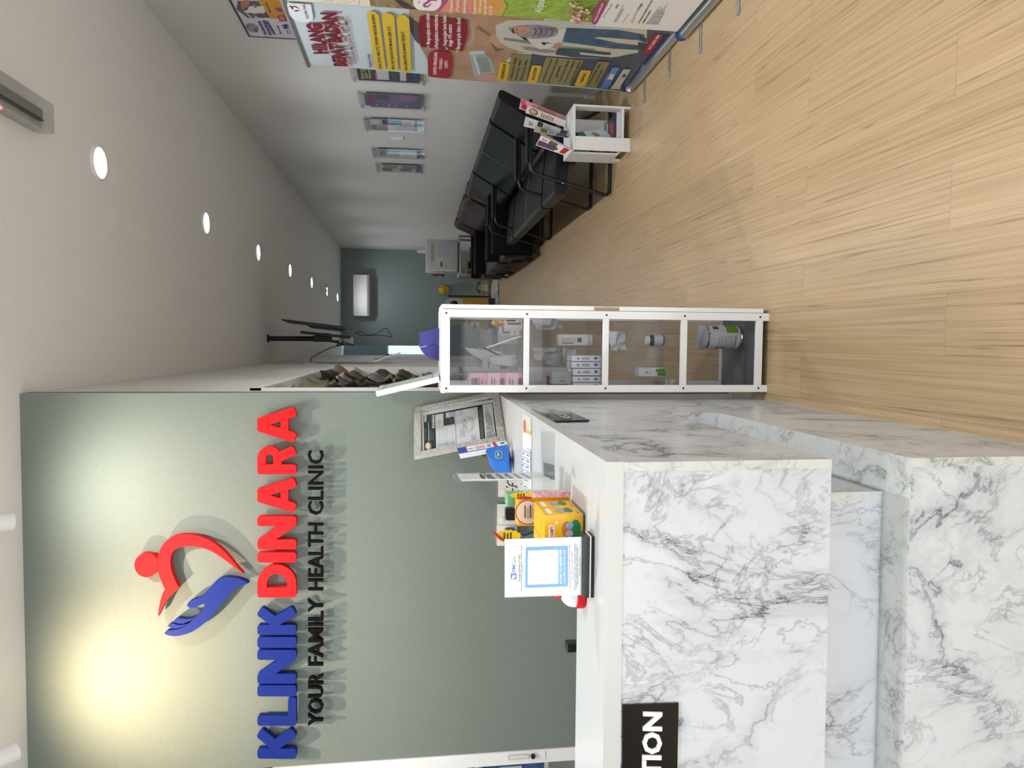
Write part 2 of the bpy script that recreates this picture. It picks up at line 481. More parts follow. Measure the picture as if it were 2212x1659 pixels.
class Print(MB):
    """flat print on a plane: every layer lies a fraction of a millimetre in front of the last"""
    def __init__(s, plane, conv=IDN, lift=0.0005, start=0.0):
        super().__init__()
        s.pl = plane; s.c = conv; s.h = start; s.step = lift
    def pt(s, p, c=None):
        x, y = (c or s.c)(p)
        return s.trim(s.pl(x, y) + s.pl.n * s.h)
    ylim = None
    def trim(s, p):
        """print never runs past the edge of its sheet"""
        if s.ylim: p.y = min(max(p.y, s.ylim[0]), s.ylim[1])
        return p
    def poly(s, pts, col, c=None, rough=0.5):
        s.h += s.step
        s.flat([s.pt(p, c) for p in pts], col if not isinstance(col, str) else mat(col, rough), s.pl.n)
    def rect3(s, o, ex, ey, col):
        """rectangle from three photo points"""
        s.poly([o, ex, (ex[0] + ey[0] - o[0], ex[1] + ey[1] - o[1]), ey], col)
    def quadpt(s, Q, u, v):
        """point inside a photo quad TL TR BR BL given u across, v down, straight in the plane"""
        a, b, c_, d = (s.pt(q) for q in Q)
        return a * (1 - u) * (1 - v) + b * u * (1 - v) + c_ * u * v + d * (1 - u) * v
    def qpoly(s, Q, uvs, col, rough=0.5):
        s.h += s.step
        s.flat([s.quadpt(Q, u, v) for u, v in uvs], col if not isinstance(col, str) else mat(col, rough), s.pl.n)
    def qrect(s, Q, u0, v0, u1, v1, col, r=0.0, aspect=1.0):
        if not r:
            return s.qpoly(Q, [(u0, v0), (u1, v0), (u1, v1), (u0, v1)], col)
        pts = []
        ru, rv = r, r * aspect
        for cx, cy, a0 in ((u1 - ru, v0 + rv, -90), (u1 - ru, v1 - rv, 0), (u0 + ru, v1 - rv, 90), (u0 + ru, v0 + rv, 180)):
            for k in range(6):
                a = math.radians(a0 + 18 * k)
                pts.append((cx + ru * math.cos(a), cy + rv * math.sin(a)))
        s.qpoly(Q, pts, col)
    def qell(s, Q, u, v, ru, rv, col, n=28):
        s.qpoly(Q, [(u + ru * math.cos(2 * math.pi * k / n), v + rv * math.sin(2 * math.pi * k / n)) for k in range(n)], col)
    def _text(s, o, ex, ey, txt, col, bold=0.0, shear=0.0):
        V, F = text_shape(txt, bold)
        if not F: return
        x0 = min(v.x for v in V); x1 = max(v.x for v in V)
        out = []
        for v in V:
            q = o + ex * ((v.x - x0) / (x1 - x0)) + ey * (v.y / CAP) + ex * (shear * v.y / (x1 - x0))
            out.append(s.trim(q))
        flip = ex.cross(ey).dot(s.pl.n) < 0
        s.raw(out, [f[::-1] for f in F] if flip else F, col if not isinstance(col, str) else mat(col, 0.5))
    def text(s, txt, p0, p1, top, col, bold=0.0, c=None, shear=0.0):
        """baseline from p0 to p1, cap height reaching the point top above p0"""
        s.h += s.step
        o = s.pt(p0, c)
        s._text(o, s.pt(p1, c) - o, s.pt(top, c) - o, txt, col, bold, shear)
    def qtext(s, Q, txt, u0, u1, v, hgt, col, bold=0.0, shear=0.0):
        s.h += s.step
        o = s.quadpt(Q, u0, v)
        s._text(o, s.quadpt(Q, u1, v) - o, s.quadpt(Q, u0, v - hgt) - o, txt, col, bold, shear)
    def qlines(s, Q, u0, v0, u1, v1, rows, col, fill=0.5, rag=0.3, words=0, seed=1):
        """rows of print too small to read"""
        rnd = random.Random(seed)
        s.h += s.step
        m = col if not isinstance(col, str) else mat(col, 0.6)
        dv = (v1 - v0) / rows
        for i in range(rows):
            ue = u1 - (u1 - u0) * rag * rnd.random()
            y0 = v0 + dv * (i + (1 - fill) / 2); y1 = y0 + dv * fill
            u = u0
            while u < ue - 1e-6:
                w = (ue - u0) * (rnd.uniform(.1, .26) if words else 1.0)
                e = min(u + w, ue)
                s.flat([s.quadpt(Q, *q) for q in ((u, y0), (e, y0), (e, y1), (u, y1))], m, s.pl.n)
                u = e + (u1 - u0) * .025
                if not words: break

def raised_text(mb, plane, txt, p0, p1, top, depth, m, bold=0.0):
    """letters cut from sheet: front faces on the plane, sides running back by depth"""
    V, F = text_shape(txt, bold)
    x0 = min(v.x for v in V); x1 = max(v.x for v in V)
    o = plane(*p0); ex = plane(*p1) - o; ey = plane(*top) - o
    P = [o + ex * ((v.x - x0) / (x1 - x0)) + ey * (v.y / CAP) for v in V]
    n = plane.n
    FF = [f[::-1] for f in F] if ex.cross(ey).dot(n) < 0 else F
    mb.raw(P, FF, m)
    key = {}
    for i, p in enumerate(P): key.setdefault(tuple(round(c, 5) for c in p), i)
    can = [key[tuple(round(c, 5) for c in p)] for p in P]
    ed = set()
    for f in FF:
        for k in range(len(f)): ed.add((can[f[k]], can[f[(k + 1) % len(f)]]))
    off = len(mb.v)
    mb.v += [tuple(p) for p in P] + [tuple(p - n * depth) for p in P]
    k = mb.mi(m)
    for a, b in ed:
        if a != b and (b, a) not in ed:
            mb.f.append((off + b, off + a, off + len(P) + a, off + len(P) + b)); mb.m.append(k)
# ================================================================== the room
def xl(y): return XL - 0.0042 * (y - 3.3)       # left corridor wall drifts outward a little
b = MB(); b.box(-3.5, XR, -2.6, 17.6, -0.1, 0, M_FLOOR); struct(b, 'floor', origin=(0, 0, 0))
b = MB(); b.box(-3.5, XR + .1, -2.6, 17.6, CEIL, CEIL + .1, M_CEIL); struct(b, 'ceiling')
b = MB(); b.box(XR, XR + .1, -2.6, 17.6, 0, CEIL, M_WALL); struct(b, 'wall_right')
b = MB(); b.box(-3.6, -3.5, -2.6, 17.6, 0, CEIL, M_WALL); struct(b, 'wall_left')
xa = PY(YF)(737, 746).x
b = MB(); b.box(xa, XR, YF, YF + .12, 0, CEIL, M_TEAL); struct(b, 'wall_far')
# shop front behind the camera: low sill, header, glazing
b = MB(); b.box(-3.5, XR, -2.7, -2.55, 2.95, CEIL, M_WALL); b.box(-3.5, -3.2, -2.7, -2.55, 0, 2.95, M_WALL); b.box(1.95, XR, -2.7, -2.55, 0, 2.95, M_WALL)
b.box(-3.2, 1.95, -2.7, -2.55, 0, 0.08, M_WALL); struct(b, 'wall_front')
b = MB()
for x in (-3.2, -1.5, 0.25, 1.91): b.box(x, x + .04, -2.66, -2.6, .08, 2.95, M_ALU)
b.box(-3.2, 1.95, -2.66, -2.6, 2.2, 2.24, M_ALU)
w = struct(b, 'window_1')
b = MB(); b.box(-3.2, 1.95, -2.635, -2.63, .08, 2.95, M_GLASS); b.build('pane', w)

# reception wall, turned by one degree; its right edge is the corner of the corridor
xdoor = PW()(1238, 1613.6).x                      # the sliding door starts here
b = MB()
def wallquad(b, x0, x1, z0, z1, m):
    b.face([(x0, wall_y(x0), z0), (x1, wall_y(x1), z0), (x1, wall_y(x1), z1), (x0, wall_y(x0), z1)], m)
cx0, cx1 = xdoor, XL
yc = wall_y(XL)
poly = [(cx0, wall_y(cx0), 0), (cx1, yc, 0), (cx1, yc + .10, 0), (cx0, wall_y(cx0) + .10, 0)]
b.prism(poly, (0, 0, CEIL), M_GREEN)
b.prism([(-3.5, wall_y(-3.5), 2.2), (cx0, wall_y(cx0), 2.2), (cx0, wall_y(cx0) + .1, 2.2), (-3.5, wall_y(-3.5) + .1, 2.2)], (0, 0, CEIL - 2.2), M_GREEN)
b.prism([(-3.5, wall_y(-3.5), 0), (-2.75, wall_y(-2.75), 0), (-2.75, wall_y(-2.75) + .1, 0), (-3.5, wall_y(-3.5) + .1, 0)], (0, 0, 2.2), M_GREEN)
struct(b, 'wall_reception')

# left wall of the corridor with a pharmacy doorway, two recessed doors and an open end
Y0, Y1, ZH = PX(XL)(522.6, 843.6).y, PX(-.246)(721.5, 794).y, 2.26
b = MB()
def lseg(y0, y1, z0, z1, th=.11, m=None):
    b.prism([(xl(y0), y0, z0), (xl(y1), y1, z0), (xl(y1) - th, y1, z0), (xl(y0) - th, y0, z0)], (0, 0, z1 - z0), m or M_WALL)
yb = yc + .10
lseg(yc, Y0, 0, CEIL)
lseg(Y0, Y1, ZH, CEIL)
DOORS = [(8.0, 8.85, 2.08), (10.3, 11.15, 2.08)]
y = Y1
for d0, d1, dh in DOORS:
    lseg(y, d0, 0, CEIL); lseg(d0, d1, dh, CEIL); y = d1
lseg(y, 14.4, 0, CEIL)
struct(b, 'wall_corridor')
for k, (d0, d1, dh) in enumerate(DOORS):
    b = MB(); b.box(xl(d0) - .1, xl(d0) - .06, d0, d1, 0, dh, mat('#c9cbc8', .5, name='grey_door_paint'))
    d = struct(b, 'door_%d' % (k + 3))
    h = MB(); h.cyl((xl(d0) - .06, d0 + .08, 1.0), (xl(d0) - .015, d0 + .08, 1.0), .012, M_ALU); h.tube([(xl(d0) - .018, d0 + .08, 1.0), (xl(d0) - .018, d0 + .2, 1.0)], .009, M_ALU)
    h.build('handle', d)
# alcove at the end with a curtained window
b = MB()
zt = PY(17.3)(836, 755).z
b.box(-1.6, xa, 17.3, 17.4, zt, CEIL, M_TEAL); b.box(-1.6, xa, 17.3, 17.4, 0, 1.0, M_TEAL); b.box(-1.7, -1.6, 14.5, 17.4, 0, CEIL, M_WALL)
struct(b, 'wall_alcove')
b = MB(); b.box(-1.6, xa, 17.27, 17.3, zt - .04, zt, M_WHITE); b.box(-1.6, xa, 17.27, 17.3, 1.0, 1.04, M_WHITE)
for x in (-1.6, -.95, -.34): b.box(x, x + .04, 17.27, 17.3, 1.0, zt, M_WHITE)
w = struct(b, 'window_2')
b = MB(); b.box(-1.6, xa, 17.31, 17.315, 1.0, zt, mat('#dff4fa', .5, emit=1.1, name='daylit_window')); b.build('pane', w)
b = MB()
n = 60
pts = [(-1.55 + 1.42 * i / n, 17.24 + .015 * math.sin(i * 1.25), 0) for i in range(n + 1)]
for i in range(n):
    p, q = pts[i], pts[i + 1]
    b.face([(p[0], p[1], .98), (q[0], q[1], .98), (q[0], q[1], zt - .05), (p[0], p[1], zt - .05)], make_film('sheer_curtain', '#e8f4f6', .45, 60) if i == 0 else b.mats[0])
tag(b.build('sheer_curtain'), 'pale sheer curtain over the daylit window at the corridor end', 'curtain')
b = MB(); b.box(XR - .012, XR, -2.5, YF, 0, .07, M_WALL); struct(b, 'baseboard_right')
b = MB(); b.box(xa, XR - .012, YF - .012, YF, 0, .07, M_TEAL); struct(b, 'baseboard_far')

# pharmacy doorway: white frame, door leaf with a lever handle, magnetic lock
fr = MB()
XJ = xl(Y0)
fr.box(XJ - .11, XJ + .012, Y0, Y0 + .05, 0, ZH, M_WHITE)
fr.box(xl(Y1) - .11, xl(Y1) + .012, Y1 - .05, Y1, 0, ZH, M_WHITE)
fr.prism([(XJ + .012, Y0, ZH - .05), (xl(Y1) + .012, Y1, ZH - .05), (xl(Y1) - .11, Y1, ZH - .05), (XJ - .11, Y0, ZH - .05)], (0, 0, .05), M_WHITE)
dr = struct(fr, 'door_2')
m = MB()
def leafbar(y0, y1, z0, z1, mt, dx=.03): m.box(xl(y0) - .05 - dx, xl(y0) - .05, y0, y1, z0, z1, mt)
leafbar(Y0 + .36, Y0 + .98, 0, ZH - .06, M_WHITE)
leafbar(Y0 + .98, Y1 - .06, 0, .95, M_WHITE); leafbar(Y0 + .98, Y1 - .06, ZH - .14, ZH - .06, M_WHITE); leafbar(Y1 - .16, Y1 - .06, 0, ZH - .06, M_WHITE)
m.build('leaf', dr)
m = MB(); m.box(xl(5) - .068, xl(5) - .062, Y0 + .98, Y1 - .16, .95, ZH - .14, M_GLASS); m.build('pane', dr)
m = MB()
hp = PX(xl(5.9) - .02)(995, 800)
m.cyl((xl(5.9) - .05, hp.y, hp.z), (xl(5.9) + .01, hp.y, hp.z), .014, M_ALU); m.tube([(xl(5.9) + .005, hp.y, hp.z), (xl(5.9) + .005, hp.y - .13, hp.z)], .010, M_ALU); m.box(xl(5.9) - .055, xl(5.9) - .045, hp.y - .03, hp.y + .03, hp.z - .09, hp.z + .07, M_ALU)
m.build('handle', dr)
lk = thing('magnetic_lock', 'grey magnetic lock with a red light at the top of the pharmacy doorway', 'lock', (XJ - .02, Y0 + .2, 2.12))
m = MB(); m.rbox(XJ - .05, XJ - .002, Y0 + .18, Y0 + .46, 2.13, 2.21, M_ALU, .004); m.build('housing', lk)
m = MB(); m.rbox(XJ - .045, XJ - .006, Y0 + .1, Y0 + .18, 2.11, 2.15, M_STEEL, .003); m.build('bracket', lk)
m = MB(); m.ball((XJ - .015, Y0 + .178, 2.165), .006, mat('#ff4030', .4, emit=3, name='red_indicator')); m.build('indicator_light', lk)
# the room behind
b = MB(); b.box(-3.5, -1.2, 6.6, 6.7, 0, CEIL, M_WALL); b.box(-1.2, xl(6.9) - .11, 6.9, 7.0, 0, CEIL, M_WALL); struct(b, 'wall_pharmacy')
random.seed(3)
PAPERS = ['#6f6d68', '#a7a49c', '#4a4138', '#7c6448', '#77746e', '#c9c6be', '#3f3b37', '#7b7a5b', '#4a4038', '#55504a']
ROWS = (('top', 2.17, 11, .98), ('second', 1.99, 11, 1.03), ('third', 1.81, 10, 1.0), ('fourth', 1.63, 9, 1.1), ('lowest', 1.44, 7, 1.25))
k = 0
for row, zt_, n_, st_ in ROWS:
    for i in range(n_):
        k += 1
        ww = random.uniform(.10, .15); hh = random.uniform(.12, .16)
        ys = Y0 + st_ + .165 * i + random.uniform(-.006, .006)
        if ys > Y1 - .12: continue
        mb = MB(); nu, nv = 6, 5
        curl = random.uniform(.02, .085); ph = random.uniform(0, 3); tw = random.uniform(-.03, .03); e_ = random.choice((1, -1))
        V = []; F = []
        for j in range(nv):
            for q in range(nu):
                u = q / (nu - 1); v = j / (nv - 1)
                V.append((xl(ys) - .04 + .002 * (k % 3) + curl * u ** 1.7 * (.55 + .45 * math.sin(ph + 4 * v)), ys + e_ * (ww * (u - .5)) * (1 - curl * 2) + tw * v, zt_ - hh * v + .008 * math.sin(5 * u + ph)))
        for j in range(nv - 1):
            for q in range(nu - 1):
                F.append((j * nu + q, j * nu + q + 1, (j + 1) * nu + q + 1, (j + 1) * nu + q))
        mb.raw(V, F, mat(random.choice(PAPERS), .8, name='weathered_paper'))
        o = mb.build('paper_notice', smooth=60, solid=.001)
        tag(o, 'curled weathered paper notice in the %s row on the pharmacy doorway' % row, 'notice', 'paper notices on the pharmacy doorway, %s row' % row)

# sliding door beside the reception wall
st = MB()
P0 = PW(.02)
def wq(mb, pts, d, th, m):
    pl = PW(d); mb.prism([pl(*p) for p in pts], (0, th, 0), m)
xs1 = xdoor + .002; xs0 = PW()(1236, 1640.5).x
dr = MB(); dr.prism([(xs0, wall_y(xs0, .01), 0), (xs1, wall_y(xs1, .01), 0), (xs1, wall_y(xs1) + .05, 0), (xs0, wall_y(xs0) + .05, 0)], (0, 0, 2.2), M_WHITE)
dr.prism([(-2.75, wall_y(-2.75, .01), 0), (-2.67, wall_y(-2.67, .01), 0), (-2.67, wall_y(-2.67) + .05, 0), (-2.75, wall_y(-2.75) + .05, 0)], (0, 0, 2.2), M_WHITE)
dr.prism([(-2.75, wall_y(-2.75, .01), 2.14), (xs1, wall_y(xs1, .01), 2.14), (xs1, wall_y(xs1) + .05, 2.14), (-2.75, wall_y(-2.75) + .05, 2.14)], (0, 0, .06), M_WHITE)
dr = struct(dr, 'door_1', bevel=.003)
g = MB(); g.prism([(-2.67, wall_y(-2.67) + .02, 0), (xs0, wall_y(xs0) + .02, 0), (xs0, wall_y(xs0) + .026, 0), (-2.67, wall_y(-2.67) + .026, 0)], (0, 0, 2.14), M_GLASS); g.build('pane', dr)
Z3 = zoom(900, 1460, 5.53)
h = Print(PW(.012), Z3)
h.poly([(910, 935), (1535, 893), (1540, 978), (920, 1022)], '#f1eff2')
h.h += .004
h.poly([(1090, 942), (1340, 925), (1342, 980), (1092, 997)], '#c9c6cc')
h.poly([(1112, 955), (1322, 940), (1324, 968), (1114, 983)], '#e6e4e8')
c0 = h.pt((1386, 946))
h.build('handle', dr)
h = MB(); nn = PW().n
h.cyl(c0, c0 + nn * .012, .011, M_BLACK, .010); h.build('lock_cylinder', dr)
# binders on a shelf inside
sx = -2.1
sb = MB(); 
for z in (.45, .82, 1.19, 1.56): sb.box(-2.62, -1.86, 3.62, 3.95, z - .02, z, M_WHITE)
sb.box(-2.64, -2.62, 3.62, 3.95, 0, 1.95, M_WHITE); sb.box(-1.86, -1.84, 3.62, 3.95, 0, 1.95, M_WHITE); sb.box(-2.62, -1.86, 3.94, 3.95, 0, 1.95, M_WHITE)
tag(sb.build('bookcase'), 'white bookcase seen through the sliding glass door beside the reception wall', 'bookcase')
random.seed(5)
for lvl, z in enumerate((.82, 1.19)):
    x = -1.87
    for i in range(8):
        w_ = random.choice((.05, .07, .06))
        c = random.choice(('#16181c', '#1d3f7c', '#23252a', '#2a5a96', '#3a3d42'))
        bt = thing('ring_binder', '%s ring binder on the %s shelf behind the sliding glass door' % ({'#1d3f7c': 'dark blue', '#2a5a96': 'mid blue'}.get(c, 'black'), ('lower', 'upper')[lvl]), 'binder', (x - w_ / 2, 3.75, z), 'ring binders on the %s shelf, %s' % (('lower', 'upper')[lvl], {'#1d3f7c': 'dark blue', '#2a5a96': 'mid blue'}.get(c, 'black')))
        m = MB(); m.rbox(x - w_, x - .003, 3.64, 3.92, z + .001, z + .31, mat(c, .4), .004); m.build('cover', bt)
        m = MB(); m.box(x - w_ * .8, x - w_ * .25, 3.637, 3.64, z + .12, z + .24, M_PAPER); m.build('spine_label', bt)
        x -= w_ + .004
# ================================================================== ceiling lights and lamps
pz = PZ(CEIL)
for k, (x, y) in enumerate(((212, 349), (443, 481), (556, 545), (625, 585), (672, 611), (705, 635), (728, 645))):
    p = pz(x, y)
    p.x = .93
    nth = ('nearest', 'second', 'third', 'fourth', 'fifth', 'sixth', 'last')[k]
    t = thing('recessed_downlight', 'round white recessed downlight, %s of the row along the corridor ceiling' % nth, 'ceiling light', (p.x, p.y, CEIL - .012), 'downlights along the corridor ceiling')
    m = MB(); m.lathe((p.x, p.y, CEIL - .012), [(.078, .012), (.092, .012), (.093, .004), (.088, 0), (.080, 0), (.078, .004)], M_WHITE, 32); m.build('trim_ring', t, smooth=40)
    m = MB(); m.lathe((p.x, p.y, CEIL - .008), [(.0, 0), (.079, 0), (.079, .006)], M_LED, 32); m.build('diffuser', t)
    lamp('downlight_lamp', 'SPOT', (p.x, p.y, CEIL - .03), (44, 38, 26, 20, 18, 24, 28)[k], (.97, .99, 1.0), target=(p.x, p.y, 0), size=.06, spot=150, blend=.9)
# the same fittings carry on over the waiting area and the reception, behind and above the picture
for x, y in ((.93, 2.1), (.93, .2), (-1.25, 1.95), (-1.25, .3), (-2.6, 1.2)):
    t = thing('recessed_downlight', 'round white recessed downlight above the reception area, nearer than the corridor row', 'ceiling light', (x, y, CEIL - .012), 'downlights over the reception area')
    m = MB(); m.lathe((x, y, CEIL - .012), [(.078, .012), (.092, .012), (.093, .004), (.088, 0), (.080, 0), (.078, .004)], M_WHITE, 32); m.build('trim_ring', t, smooth=40)
    m = MB(); m.lathe((x, y, CEIL - .008), [(.0, 0), (.079, 0), (.079, .006)], M_LED, 32); m.build('diffuser', t)
    lamp('downlight_lamp', 'SPOT', (x, y, CEIL - .03), 70 if y > 1 else 34, (.97, .99, 1.0), target=(x, y, 0), size=.06, spot=150, blend=.9)
# smoke detector box near the far end
p = pz(697, 623)
t = thing('emergency_light', 'small white emergency light box on the ceiling beside the sixth downlight', 'emergency light', (p.x, p.y, CEIL - .06))
m = MB(); m.rbox(p.x - .1, p.x + .1, p.y - .16, p.y + .16, CEIL - .05, CEIL, M_WHITE, .01); m.build('housing', t)
m = MB(); m.ball((p.x - .05, p.y - .1, CEIL - .06), .035, M_CHROME); m.build('lamp_head', t, smooth=50)
m = MB(); m.ball((p.x + .05, p.y - .1, CEIL - .06), .035, M_CHROME); m.build('lamp_head', t, smooth=50)

# emergency luminaire near the camera
Z6 = zoom(0, 150, 6.637)
a = PZ(CEIL - .03)
e0 = a(*Z6((600, 480))); e1 = a(*Z6((600, 880)))
t = thing('emergency_luminaire', 'long clear-covered emergency light with a red indicator on the ceiling', 'emergency light', (.95, 2.9, CEIL - .09))
ye = (e0.y + e1.y) / 2
m = MB(); m.rbox(e1.x - .005, e0.x - .035, ye - .85, ye - .03, CEIL - .045, CEIL, mat('#c9c8c4', .4), .006); m.build('housing', t)
m = MB(); m.rbox(e1.x - .015, e0.x - .005, ye - .87, ye, CEIL - .085, CEIL - .004, make_clear('ribbed_clear_cover', (.86, .87, .87), .10, .12), .012); m.build('cover', t)
m = MB(); m.box(e1.x + .035, e1.x + .075, ye - .8, ye - .06, CEIL - .062, CEIL - .045, mat('#8f8d8a', .4)); m.box(e1.x + .026, e1.x + .031, ye - .8, ye - .06, CEIL - .066, CEIL - .045, M_BLACK); m.build('tube_tray', t)
rp = PZ(CEIL - .07)(5, 233)
m = MB(); m.ball((rp.x, rp.y, CEIL - .064), .006, mat('#ff4a4a', .4, emit=4)); m.build('indicator_light', t)

# spotlights over the reception wall
def spotlight(label, lens, aim, col, power, cone):
    lens = Vector(lens); d = (Vector(aim) - lens).normalized()
    t = thing('ceiling_spotlight', label, 'spotlight', (lens.x, lens.y, CEIL), 'white spotlights over the reception sign')
    back = lens - d * .15
    m = MB(); m.cyl(back, lens, .033, M_WHITE, n=28); m.build('lamp_head', t, smooth=40)
    m = MB(); m.tube([lens + d * .0006, lens + d * .0012], .026, M_WARMLED, 24); m.build('bulb_face', t)
    top = Vector((back.x, back.y, CEIL))
    m = MB(); m.tube([back + d * .04, (back.x, back.y, back.z + .02), top], .008, M_WHITE, 10); m.build('stem', t)
    m = MB(); m.lathe((top.x, top.y, CEIL - .02), [(.04, 0), (.045, .004), (.045, .02)], M_WHITE); m.build('ceiling_plate', t, smooth=40)
    lamp('sign_spot_lamp', 'SPOT', lens + d * .012, power, col, target=lens + d * 3, size=.014, spot=cone, blend=1.0)
s1 = PY(2.75)(26, 1125); s2 = PY(2.75)(36, 1622)
a1 = PW()(430, 1075); a2 = PW()(405, 1450)
spotlight('white cylinder spotlight on the ceiling above the red half of the sign', s1, a1, (1.0, .90, .76), 27, 140)
spotlight('white cylinder spotlight on the ceiling above the blue half of the sign', s2, a2, (1.0, .73, .47), 50, 140)

# ================================================================== the sign
S1 = zoom(250, 850, 4.148); S2 = zoom(250, 1250, 4.056)
FACE = .05; TH = .03
pf = PW(FACE)
back = -pf.n * TH
def letter_face(mb, pts, m, conv=IDN, lift=0.0):
    mb.prism([pf(*conv(p)) + pf.n * lift for p in pts], back, m)
def rrect_px(x0, x1, y0, y1, r):
    out = []
    for cx, cy, a0 in ((x1 - r, y0 + r, -90), (x1 - r, y1 - r, 0), (x0 + r, y1 - r, 90), (x0 + r, y0 + r, 180)):
        for k in range(5):
            a = math.radians(a0 + 22.5 * k); out.append((cx + r * math.cos(a), cy + r * math.sin(a)))
    return out
def bar(p, q, w, r=6):
    """rounded bar between two photo points"""
    p = Vector(p); q = Vector(q); d = (q - p).normalized(); n = Vector((-d.y, d.x)); L = (q - p).length
    return [tuple(p + d * a + n * b) for a, b in rrect_px(0, L, -w / 2, w / 2, r)]
W = 21.5
XT, XB = 556.0, 640.0
lettering = {'name': []}
def glyph(ch, y0, y1):
    """outlines for one letter; y0 = right end (small), y1 = left end (large) in photo pixels"""
    t, bt = XT, XB
    h = W / 2
    if ch == 'I': return [bar((t, (y0 + y1) / 2), (bt, (y0 + y1) / 2), y1 - y0)]
    if ch == 'L': return [bar((t, y1 - h), (bt, y1 - h), W), bar((bt - h * .82, y1), (bt - h * .82, y0), W * .82)]
    if ch == 'K': return [bar((t, y1 - h), (bt, y1 - h), W), bar((t + 4, y0 + 12), ((t + bt) / 2 + 3, y1 - W - 1), W), bar((bt - 4, y0 + 12), ((t + bt) / 2 - 5, y1 - W - 6), W)]
    if ch == 'N': return [bar((t, y1 - h), (bt, y1 - h), W), bar((t, y0 + h), (bt, y0 + h), W), [(t + 2, y1 - 3), (t + 20, y1 - W * .9), (bt - 2, y0 + 3), (bt - 22, y0 + W * .9)][:0] or bar((t + 6, y1 - h - 1), (bt - 6, y0 + h + 1), W * 1.02, 4)]
    if ch == 'A':
        m = (y0 + y1) / 2
        return [bar((t + 1, m + 3), (bt - 2, y1 - h - 1), W), bar((t + 1, m - 3), (bt - 2, y0 + h + 1), W), [(bt - 34, m + 14), (bt - 34, m - 14), (bt - 17, m - 20), (bt - 17, m + 20)], rrect_px(t, t + 24, m - 11, m + 11, 10)]
    if ch == 'D':
        w = y1 - y0; out = []
        # outer bow and inner bow as a strip of quads
        def bow(r, inset):
            pts = []
            for k in range(17):
                a = math.radians(-90 + 180 * k / 16)
                x = (t + bt) / 2 + math.sin(a) * ((bt - t) / 2 - inset)
                yy = (y1 - w * .42) - math.cos(a) * (w * .58 - inset)
                pts.append((x, yy))
            return pts
        o, i = bow(0, 0), bow(0, W * .93)
        ring = [(t, y1 - W * .6)] + o + [(bt, y1 - W * .6), (bt - W * .93, y1 - W * .6)] + i[::-1] + [(t + W * .93, y1 - W * .6)]
        return [bar((t, y1 - h), (bt, y1 - h), W), ring]
    if ch == 'R':
        w = y1 - y0; hb = (bt - t) * .62
        def bow(inset):
            pts = []
            for k in range(15):
                a = math.radians(-90 + 180 * k / 14)
                pts.append((t + hb / 2 + math.sin(a) * (hb / 2 - inset), (y1 - w * .55) - math.cos(a) * (w * .42 - inset)))
            return pts
        o, i = bow(0), bow(W * .84)
        ring = [(t, y1 - W * .6)] + o + [(t + hb, y1 - W * .6), (t + hb - W * .84, y1 - W * .6)] + i[::-1] + [(t + W * .84, y1 - W * .6)]
        return [bar((t, y1 - h), (bt, y1 - h), W), ring, bar((t + hb * .75, y0 + w * .45), (bt - 3, y0 + h), W)]
NAME = [('K', 1570.5, 1639), ('L', 1506.4, 1568), ('I', 1480.5, 1504.5), ('N', 1404, 1477), ('I', 1376.2, 1399.6), ('K', 1307.2, 1371.5),
        ('D', 1220, 1290.7), ('I', 1193.5, 1215.2), ('N', 1115.2, 1187), ('A', 1030, 1110), ('R', 962, 1024.8), ('A', 877, 957.8)]
sg = thing('wall_lettering', 'large raised lettering of the clinic name, blue and red, on the sage wall', 'sign', PW()(600, 1250))
for i, (ch, y0, y1) in enumerate(NAME):
    m = MB(); col = M_BLUE if i < 6 else M_RED
    for q_, o in enumerate(glyph(ch, y0, y1)): letter_face(m, o, col, lift=.0006 * q_)
    lo = m.build('letter_' + ch.lower(), sg)
    lo['label'] = '%s letter %s' % ('blue' if i < 6 else 'red', ch)
    # standoff pins that hold the letter off the wall
# tagline
tg = thing('tagline_lettering', 'small raised charcoal lettering YOUR FAMILY HEALTH CLINIC under the clinic name', 'sign', PW()(682, 1270))
pt_ = PW(.045)
for wd, yl, yr in (('YOUR', 1569, 1455.9), ('FAMILY', 1438.6, 1294.4), ('HEALTH', 1275.9, 1130.9), ('CLINIC', 1112.8, 974)):
    m = MB(); raised_text(m, pt_, wd, (697.3, yl), (697.3, yr), (665.8, yl), .020, M_CHAR, .012)
    w_ = m.build('word_' + wd.lower(), tg)
# emblem: a red figure and a blue hand that together form a heart
em = thing('wall_emblem', 'red and blue heart emblem of a bent figure and an open hand above the lettering', 'emblem', PW()(430, 1260))
body = [S1(p) for p in ((375, 1470), (385, 1430), (400, 1390), (425, 1350), (455, 1318), (490, 1292), (530, 1275), (575, 1265), (620, 1262), (670, 1265), (720, 1273), (775, 1288), (830, 1310), (880, 1340), (930, 1378), (980, 1424), (1020, 1468), (1060, 1518), (1095, 1562), (1145, 1615), (1130, 1604), (1090, 1575), (1050, 1545), (1000, 1507), (950, 1472), (900, 1438), (850, 1410), (800, 1391), (750, 1378), (700, 1370), (660, 1368), (620, 1370), (585, 1376), (555, 1386), (530, 1400), (512, 1420), (498, 1445), (490, 1480), (488, 1520), (492, 1555), (500, 1595), (513, 1630))]
body += [S2(p) for p in ((513, -2), (530, 40), (557, 82), (520, 115), (485, 145), (455, 182), (428, 222), (408, 260), (395, 288), (382, 312), (369, 336), (372, 300), (378, 255), (386, 215), (396, 175), (410, 130), (431, 92), (415, 60), (403, 30), (390, 0))]
body += [S1(p) for p in ((395, 1650), (380, 1605), (374, 1560), (371, 1515))]
m = MB(); letter_face(m, body, M_RED); m.build('figure_body', em)
hc = S1((275, 1538)); m = MB()
letter_face(m, [(hc[0] + 26 * math.cos(2 * math.pi * k / 36), hc[1] + 26.3 * math.sin(2 * math.pi * k / 36)) for k in range(36)], M_RED); m.build('figure_head', em)
